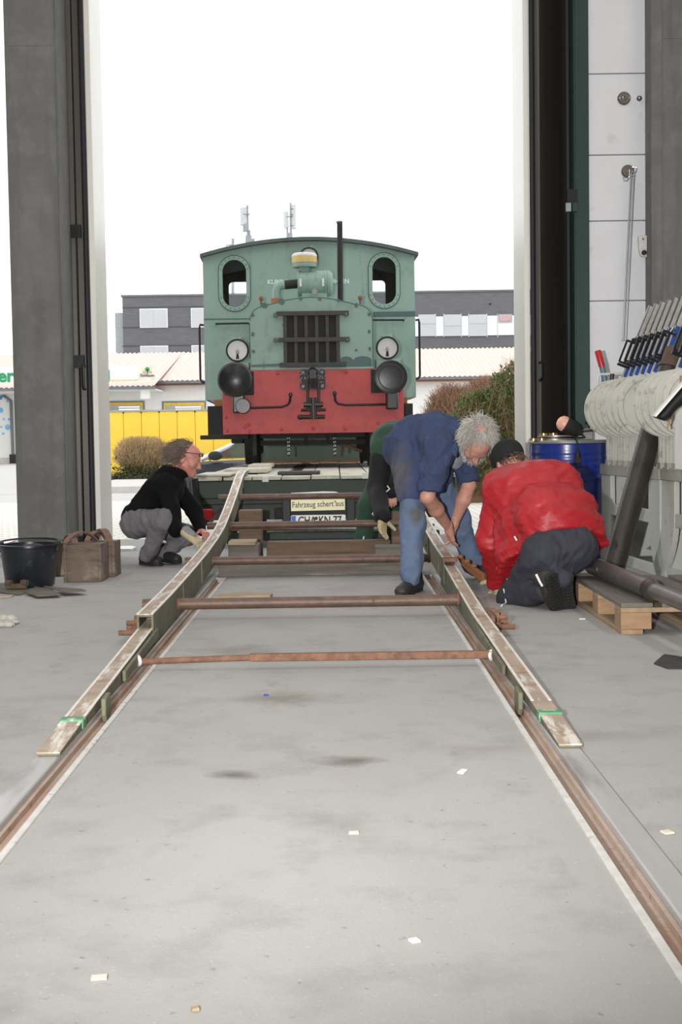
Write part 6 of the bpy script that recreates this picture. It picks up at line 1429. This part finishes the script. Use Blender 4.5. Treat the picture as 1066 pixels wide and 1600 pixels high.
# ------------------------------------------------ the man in the blue shirt, bending over the right runner
def bending_man():
    A = at
    pel = A(645, 704, 8.22); waist = A(655, 688, 8.16); chest = A(686, 682, 8.02); nk = A(718, 684, 7.93)
    shN, shF = A(688, 700, 7.82), A(722, 706, 8.16); elN, elF = A(668, 776, 7.80), A(733, 758, 8.14); wrN, wrF = A(701, 824, 8.10), A(712, 814, 8.22)
    hpN, hpF = A(642, 732, 8.06), A(668, 728, 8.36); knN, knF = A(645, 815, 7.78), A(712, 808, 8.42); anN, anF = A(642, 900, 7.68), A(741, 884, 8.46)
    sd = n3(shF - shN); hc = A(744, 690, 7.80)
    fw = n3([.04, -.34, -.94]); hd, L, R = head(hc, fw, (.22, -.92, .33), 1.02)
    core = [cone(pel, waist, .11, .11, sd, 1.2), cone(waist, chest, .11, .12, sd, 1.25), cone(chest, nk, .10, .055, sd, 1.2), cone(shN, elN, .045, .040), cone(shF, elF, .045, .040), cone(elN, wrN, .040, .026), cone(elF, wrF, .040, .026),
            cone(hpN, knN, .07, .05), cone(knN, anN, .048, .036), cone(hpF, knF, .07, .05), cone(knF, anF, .048, .036), cone(nk, hc + (hc - nk) * .0, .056, .055), cone(shN, chest, .05, .08), cone(shF, chest, .05, .08)]
    arms = [cone(elN, elN + (wrN - elN) * .4, .044, .042), cone(elN + (wrN - elN) * .4, wrN, .042, .027), cone(elF, elF + (wrF - elF) * .4, .044, .042), cone(elF + (wrF - elF) * .4, wrF, .042, .027)]
    o = flesh('person', [(core, .014, None), (arms, .007, None), (hd, .0045, None), (hand(wrN, n3(A(709, 862, 8.22) - wrN), (.7, .5, -.1), (-.6, .4, .2), .28, 1.08), .004, None), (hand(wrF, n3(A(706, 850, 8.25) - wrF), (-.7, .2, -.2), (0, -1, .3), .45, 1.05), .004, None)], 'skin')
    tag(o, 'grey-haired man in blue work shirt and jeans bending over the ramp runner', 'person')
    tail = A(641, 770, 8.10)
    sh = [cone(pel + [-.05, .0, .0], waist, .138, .148, sd, 1.15, .06), cone(waist, chest, .150, .150, sd, 1.22, .06), cone(chest, nk + (chest - nk) * .25, .145, .085, sd, 1.2, .05), cone(pel + [-.01, -.14, .0], A(646, 768, 7.90), .125, .112, n3([1, .3, 0]), 1.1, .06), cone(pel + [-.02, -.02, -.02], A(665, 770, 8.2), .10, .05, sd, 1.4, .05),
          cone(shN, chest, .10, .11, k=.06), cone(shF, chest, .095, .11, k=.06), cone(shN, shN + (elN - shN) * .5, .098, .09, k=.05), cone(shF, shF + (elF - shF) * .5, .085, .08, k=.05), cone(waist + [.05, -.05, -.05], A(694, 740, 8.0), .11, .05, sd, 1.3, .05),
          plane_cut(elN + (elN - shN) * .02, elN - shN, .004) if False else cone(shF, chest, .09, .10, k=.04)]
    slN = [cone(shN, elN + (elN - shN) * .15, .100, .080), plane_cut(elN - (elN - shN) * .06, n3(elN - shN) + np.array([.25, 0, 0]), .004)]
    slF = [cone(shF, elF + (elF - shF) * .15, .086, .074), plane_cut(elF - (elF - shF) * .04, elF - shF, .004)]
    sh.append(plane_cut(A(650, 800, 8.0), n3([.25, -.1, -1]), .008))
    flesh('work_shirt', [(sh, .008, both(folds(13, .015, 17), folds(17, .007, 48))), (slN, .008, both(folds(15, .012, 22), folds(18, .007, 55))), (slF, .008, both(folds(16, .012, 22), folds(19, .006, 55)))], 'shirt_blue', o)
    stain('shirt_blue', A(622, 742, 7.95), (.09, .5, .20), (84, 80, 82), .8); stain('jeans', A(650, 806, 7.72), (.05, .2, .07), (88, 84, 78), .8)
    # collar, open front with the tee, pocket button
    flesh('tee_shirt', [([ball(A(712, 716, 8.0), (.05, .05, .07), None, .02)], .008, folds(2, .006, 50))], 'tee_grey', o)
    cm = MB(); cm.hexa([A(700, 700, 7.74), A(712, 716, 7.74), A(714, 716, 7.78), A(702, 700, 7.78), A(711, 692, 7.74), A(717, 698, 7.74), A(719, 698, 7.78), A(713, 692, 7.78)]); cm.build('shirt_collar', 'shirt_blue', o, bevel=.006)
    q = A(696, 748, 7.86); MB().cyl(q, q + np.array([-.003, -.006, 0]), .005, n=8).build('shirt_button', 'edge_steel', o)
    # grimy patch on the back hem
    jn = [cone(hpN, knN, .088, .080, k=.05), cone(knN, anN + (anN - knN) * .02, .080, .070, k=.03), cone(hpF, knF, .100, .092, k=.05), cone(knF, anF, .090, .074, k=.03), cone(pel + [0, -.02, -.05], pel + [.06, .12, -.06], .12, k=.06)]
    flesh('jeans', [(jn, .008, both(folds(14, .011, 20), folds(24, .006, 55)))], 'jeans', o)
    for he, to in ((atz(654, 921, .004), atz(624, 933, .004)), (atz(750, 901, .004), atz(766, 912, .004))):
        s_ = flesh('shoe', [(shoe(he, to, (0, 0, 1)), .007, folds(21, .003, 60))], 'shoe_dark', o); sole(he, to, (0, 0, 1)).build('shoe_sole', 'shoe_sole', s_)
    P, Nn = sphere_pts(L(0, -.018, .045), R, np.array([.080, .104, .088]), lambda q: q[1] < .42 and q[2] > -.8 and not (q[2] > .86 and q[1] < .0), 1700)
    cap = [ball(L(0, -.026, .040), (.092, .106, .096), R, .01), ball(L(0, .105, -.02), (.12, .075, .12), R, .02, True), ball(L(0, -.02, .145), (.045, .05, .028), R, .02, True), ball(L(0, -.0, -.13), (.12, .12, .08), R, .02, True)]
    hr = flesh('hair', [(cap, .006, folds(29, .008, 70))], 'hair_white', o)
    strands(P, Nn, lambda p, nn: np.array([.0, 0, -.45]), .062, .0024, 4200, 6, droop=.6, curl=.5).build('hair_strands', 'hair_white', hr, fix=False)
    bp, bn = sphere_pts(L(0, .05, -.05), R, np.array([.062, .060, .056]), lambda q: q[2] < -.1 and q[1] > -.3, 500)
    strands(bp, bn, lambda p, nn: np.array([0, 0, -.2]), .022, .0022, 350, 8, seg=2, droop=.3).build('beard', 'hair_white', hr, fix=False)
    for s in (-1, 1): MB().ell(L(s * .031, .0905, .001), .010, .007, .004, 10, 6, R).build('eye', 'eye_dull', o)
    return o
bending_man()

# ------------------------------------------------ the kneeling person in the red jacket
def kneeling_person():
    A = at
    pel = A(880, 848, 7.08); waist = A(868, 815, 7.16); chest = A(836, 770, 7.36); nk = A(806, 742, 7.56)
    shL, shR = A(783, 765, 7.36), A(852, 752, 7.66); elL, wrL = A(768, 845, 7.40), A(778, 908, 7.58); elR, wrR = A(842, 800, 7.85), A(790, 845, 8.0)
    hpL, hpR = A(850, 868, 6.98), A(892, 860, 7.02); knL, knR = A(803, 935, 7.22), A(852, 908, 7.5); anL, anR = A(852, 925, 6.90), A(880, 905, 6.86)
    sd = n3(shR - shL); hc = A(795, 727, 7.60); fw = n3([-.35, .75, -.62]); hd, L, R = head(hc, fw, (-.25, .5, .83), 1.0)
    core = [cone(pel + [0, .05, -.02], waist + [0, .05, 0], .09, .10, sd, 1.2), cone(waist + [0, .05, 0], chest, .10, .12, sd, 1.25), cone(chest, nk, .10, .05, sd, 1.25), cone(shL, elL, .04, .035), cone(elL, wrL, .034, .026), cone(shR, elR, .04, .035), cone(elR, wrR, .034, .026),
            cone(hpL, knL, .07, .05), cone(knL, anL, .05, .036), cone(hpR, knR, .07, .05), cone(knR, anR, .05, .036), cone(nk, hc, .055, .055), cone(shL, chest, .05, .08), cone(shR, chest, .05, .08)]
    o = flesh('person', [(core, .014, None), (hd, .0048, None), (hand(wrR, n3([-.8, .3, -.5]), (0, 0, -1), (0, -1, 0), .7), .005, None)], 'skin')
    tag(o, 'kneeling person in red padded jacket and dark trousers seen from behind', 'person')
    hs = n3(A(943, 836, 7.14) - A(776, 922, 7.20)); hemC = A(862, 872, 7.18)
    jk = [cone(waist + (waist - chest) * .25, waist, .160, .170, sd, 1.35, .06), cone(waist, chest, .172, .165, sd, 1.30, .06), cone(chest, nk + (chest - nk) * .2, .160, .088, sd, 1.25, .06), cone(nk, nk + (nk - chest) * .16, .074, .070, sd, 1.05, .03),
          cone(shL, chest, .115, .13, k=.07), cone(shR, chest, .115, .13, k=.07),
          cone(chest, hemC + (hemC - chest) * .15, .165, .195, hs, 1.62, .07), plane_cut(hemC, n3(hemC - chest) + n3(A(868, 820, 6.9) - A(868, 850, 7.0)) * .15, .006)]
    slv = [cone(shL, chest, .112, .10, k=.07), cone(shL, elL, .098, .082, k=.04), cone(elL, wrL, .080, .060, k=.035), cone(shR, elR, .098, .08, k=.04), cone(elR, wrR, .08, .055, k=.035)]
    ax = n3(chest - waist); fo = folds(33, .008, 26, (1, 1, 1), .0012)
    f2 = folds(34, .006, 60)
    def quilt(P):     # puffed sections between stitched seams running round the body, with creases
        t = (P - waist) @ ax; s = np.abs(np.sin((t + .03) * PI / .19)); return fo(P) + f2(P) - .010 * (s ** .35 - .6)
    flesh('padded_jacket', [(jk, .009, quilt), (slv, .009, quilt)], 'jacket_red', o)
    # hem cord, toggle, label, blue lining
    c0 = A(787, 920, 7.14)
    MB().tube([c0, c0 + [.006, -.01, -.03], c0 + [.010, -.02, -.075], A(785, 945, 7.05), A(777, 958, 7.02)], .0035, 6).build('hem_cord', 'cord_white', o)
    q = A(804, 838, 6.98); MB().bar(q, q + np.array([.012, 0, -.022]), .008, .008).build('zip_tag', 'cord_white', o)
    q = A(806, 877, 7.02); MB().bar(q, q + np.array([.022, -.004, .03]), .003, .014, up=(0, -1, 0)).build('hem_label', 'black_matt', o)
    tr_ = [cone(hpL, knL, .115, .092, k=.05), cone(knL, anL, .088, .062, k=.04), cone(hpR, knR, .115, .09, k=.05), cone(knR, anR, .088, .062, k=.04), cone(hpL + [.02, .03, .01], hpR + [.02, .03, .01], .132, k=.06), cone(hpL + [.06, .10, .05], hpR + [.0, .10, .04], .125, k=.06)]
    flesh('trousers', [(tr_, .008, both(folds(35, .010, 22), folds(26, .006, 55)))], 'trousers_dark', o)
    # shoes with soles turned to the camera
    for he, to, up in ((A(862, 897, 6.78), A(872, 955, 6.86), (-.55, .80, .22)), (A(884, 905, 6.84), A(888, 962, 6.92), (-.2, .95, .25))):
        upv = n3(up); s_ = flesh('shoe', [(shoe(he, to, upv), .007, folds(41, .003, 60))], 'shoe_dark', o); so = sole(he, to, upv).build('shoe_sole', 'shoe_sole', s_)
        f = n3(to - he); sdv = np.cross(f, upv); L_ = np.linalg.norm(to - he); tm = MB()
        for i in range(11):
            for j in (-1, 0, 1): tm.obox(he + f * L_ * (.06 + .088 * i) + sdv * j * .024 - upv * .006, n3(f + sdv * .5 * j) * .007, n3(sdv - f * .5 * j) * .010, upv * .005)
        tm.build('sole_tread', 'shoe_sole', s_)
        side_ = -1 if sdv[0] > 0 else 1; hb_ = he + f * .03 + upv * .045; MB().tube([hb_ + sdv * side_ * .047 - f * .03 + upv * .02, hb_ + sdv * side_ * .050, hb_ + sdv * side_ * .046 + f * .03 - upv * .012], .0065, 6).build('reflective_trim', 'reflective', s_)
    cap_ = [ball(L(0, -.018, .048), (.092, .116, .098), R, .01), plane_cut(L(0, 0, -.005), -(R @ np.array([0, .0, 1.0])), .01)]
    flesh('cap', [(cap_, .006, None)], 'cap_black', o)
    P, Nn = sphere_pts(L(0, -.018, .045), R, np.array([.078, .1, .084]), lambda q: q[1] < -.1 and -.8 < q[2] < -.3, 900)
    strands(P, Nn, lambda p, nn: R @ np.array([0, -.3, -.8]), .035, .003, 300, 7, droop=.3, curl=.2).build('hair', 'hair_brown', o, fix=False)
    g = hand(wrL, n3(A(772, 935, 7.66) - wrL), (-.6, .2, -.5), (0, 1, .2), .7, 1.1, .02, 1.25); flesh('work_glove', [(g, .005, None)], 'glove_canvas', o)
    return o
kneeling_person()

# ------------------------------------------------ the person in green and black behind
def green_person():
    A = at
    pel = A(628, 690, 11.15); waist = A(618, 684, 11.0); chest = A(612, 690, 10.82); nk = A(622, 700, 10.62)
    shR, shL = A(597, 702, 10.72), A(640, 700, 10.72); elR, wrR = A(588, 762, 10.60), A(598, 806, 10.22); elL, wrL = A(640, 748, 10.72), A(613, 768, 10.62)
    hpR, hpL = A(606, 716, 11.15), A(632, 716, 11.2); knR, knL = A(576, 790, 10.95), A(612, 790, 11.15); anR, anL = A(566, 856, 10.9), A(608, 852, 11.2)
    sd = n3([1, 0, 0]); hc = A(628, 716, 10.5); hd, L, R = head(hc, (.1, -.5, -.85), (0, -.85, .5), 1.0)
    core = [cone(pel, waist, .10, .10, sd, 1.25), cone(waist, chest, .10, .115, sd, 1.25), cone(chest, nk, .10, .05, sd, 1.25), cone(shR, elR, .04, .035), cone(elR, wrR, .034, .026), cone(shL, elL, .04, .035), cone(elL, wrL, .034, .026),
            cone(hpR, knR, .07, .05), cone(knR, anR, .048, .036), cone(hpL, knL, .07, .05), cone(knL, anL, .048, .036), cone(nk, hc, .055, .055), cone(shR, chest, .05, .08), cone(shL, chest, .05, .08)]
    o = flesh('person', [(core, .014, None), (hd, .006, None), (hand(wrL, (0, -.3, -1), (0, -.4, -.6), (-1, 0, 0), .7), .006, None)], 'skin')
    tag(o, 'person in green and black work clothes bent over behind the blue-shirted man', 'person')
    jk = [cone(pel, waist, .135, .135, sd, 1.25, .06), cone(waist, chest, .135, .14, sd, 1.25, .06), cone(chest, nk, .13, .075, sd, 1.2, .05), cone(shR, chest, .092, .11, k=.06), cone(shL, chest, .092, .11, k=.06), cone(shR, shR + (elR - shR) * .35, .092, .088, k=.04), cone(shL, shL + (elL - shL) * .35, .092, .088, k=.04)]
    flesh('work_jacket', [(jk, .010, folds(51, .011, 20))], 'work_green', o)
    for a_, b2, c_ in ((shR, elR, wrR), (shL, elL, wrL)):
        s_ = flesh('jacket_sleeve', [([cone(a_ + (b2 - a_) * .25, b2, .088, .080, k=.03), cone(b2, c_, .080, .066, k=.03)], .009, folds(52, .009, 24))], 'work_black', o)
    tr_ = [cone(hpR, knR, .112, .085, k=.05), cone(knR, anR, .085, .075, k=.03), cone(hpL, knL, .112, .085, k=.05), cone(knL, anL, .085, .075, k=.03), cone(hpR, hpL, .12, k=.05)]
    flesh('trousers', [(tr_, .010, folds(53, .011, 20))], 'work_green', o)
    for pts, Y in ((((584, 791), (584, 800), (582, 803), (586, 806), (591, 809)), 10.43), (((605, 759), (609, 764), (603, 769), (605, 776), (606, 784)), 10.55), (((569, 838), (567, 845), (569, 852), (575, 858)), 10.80)):
        MB().tube([A(x, y, Y) for x, y in pts], .0065, 6).build('reflective_piping', 'reflective', o)
    g = hand(wrR, n3(A(596, 848, 10.16) - wrR), (.5, -.5, -.2), (1, -.3, .2), .35, 1.15, .02, 1.3); flesh('work_glove', [(g, .005, None)], 'glove_canvas', o)
    for x, yy in ((562, 0), (609, .3)):
        q = A(x, 866, 10.9); zf = -.04
        he, to = np.array([q[0], 11.02 + yy, zf - yy * .03]), np.array([q[0] - .02, 10.74 + yy, zf + .006 - yy * .03]); s_ = flesh('shoe', [(shoe(he, to, (0, 0, 1)), .008, None)], 'shoe_dark', o); sole(he, to, (0, 0, 1)).build('shoe_sole', 'shoe_sole', s_)
    return o
green_person()
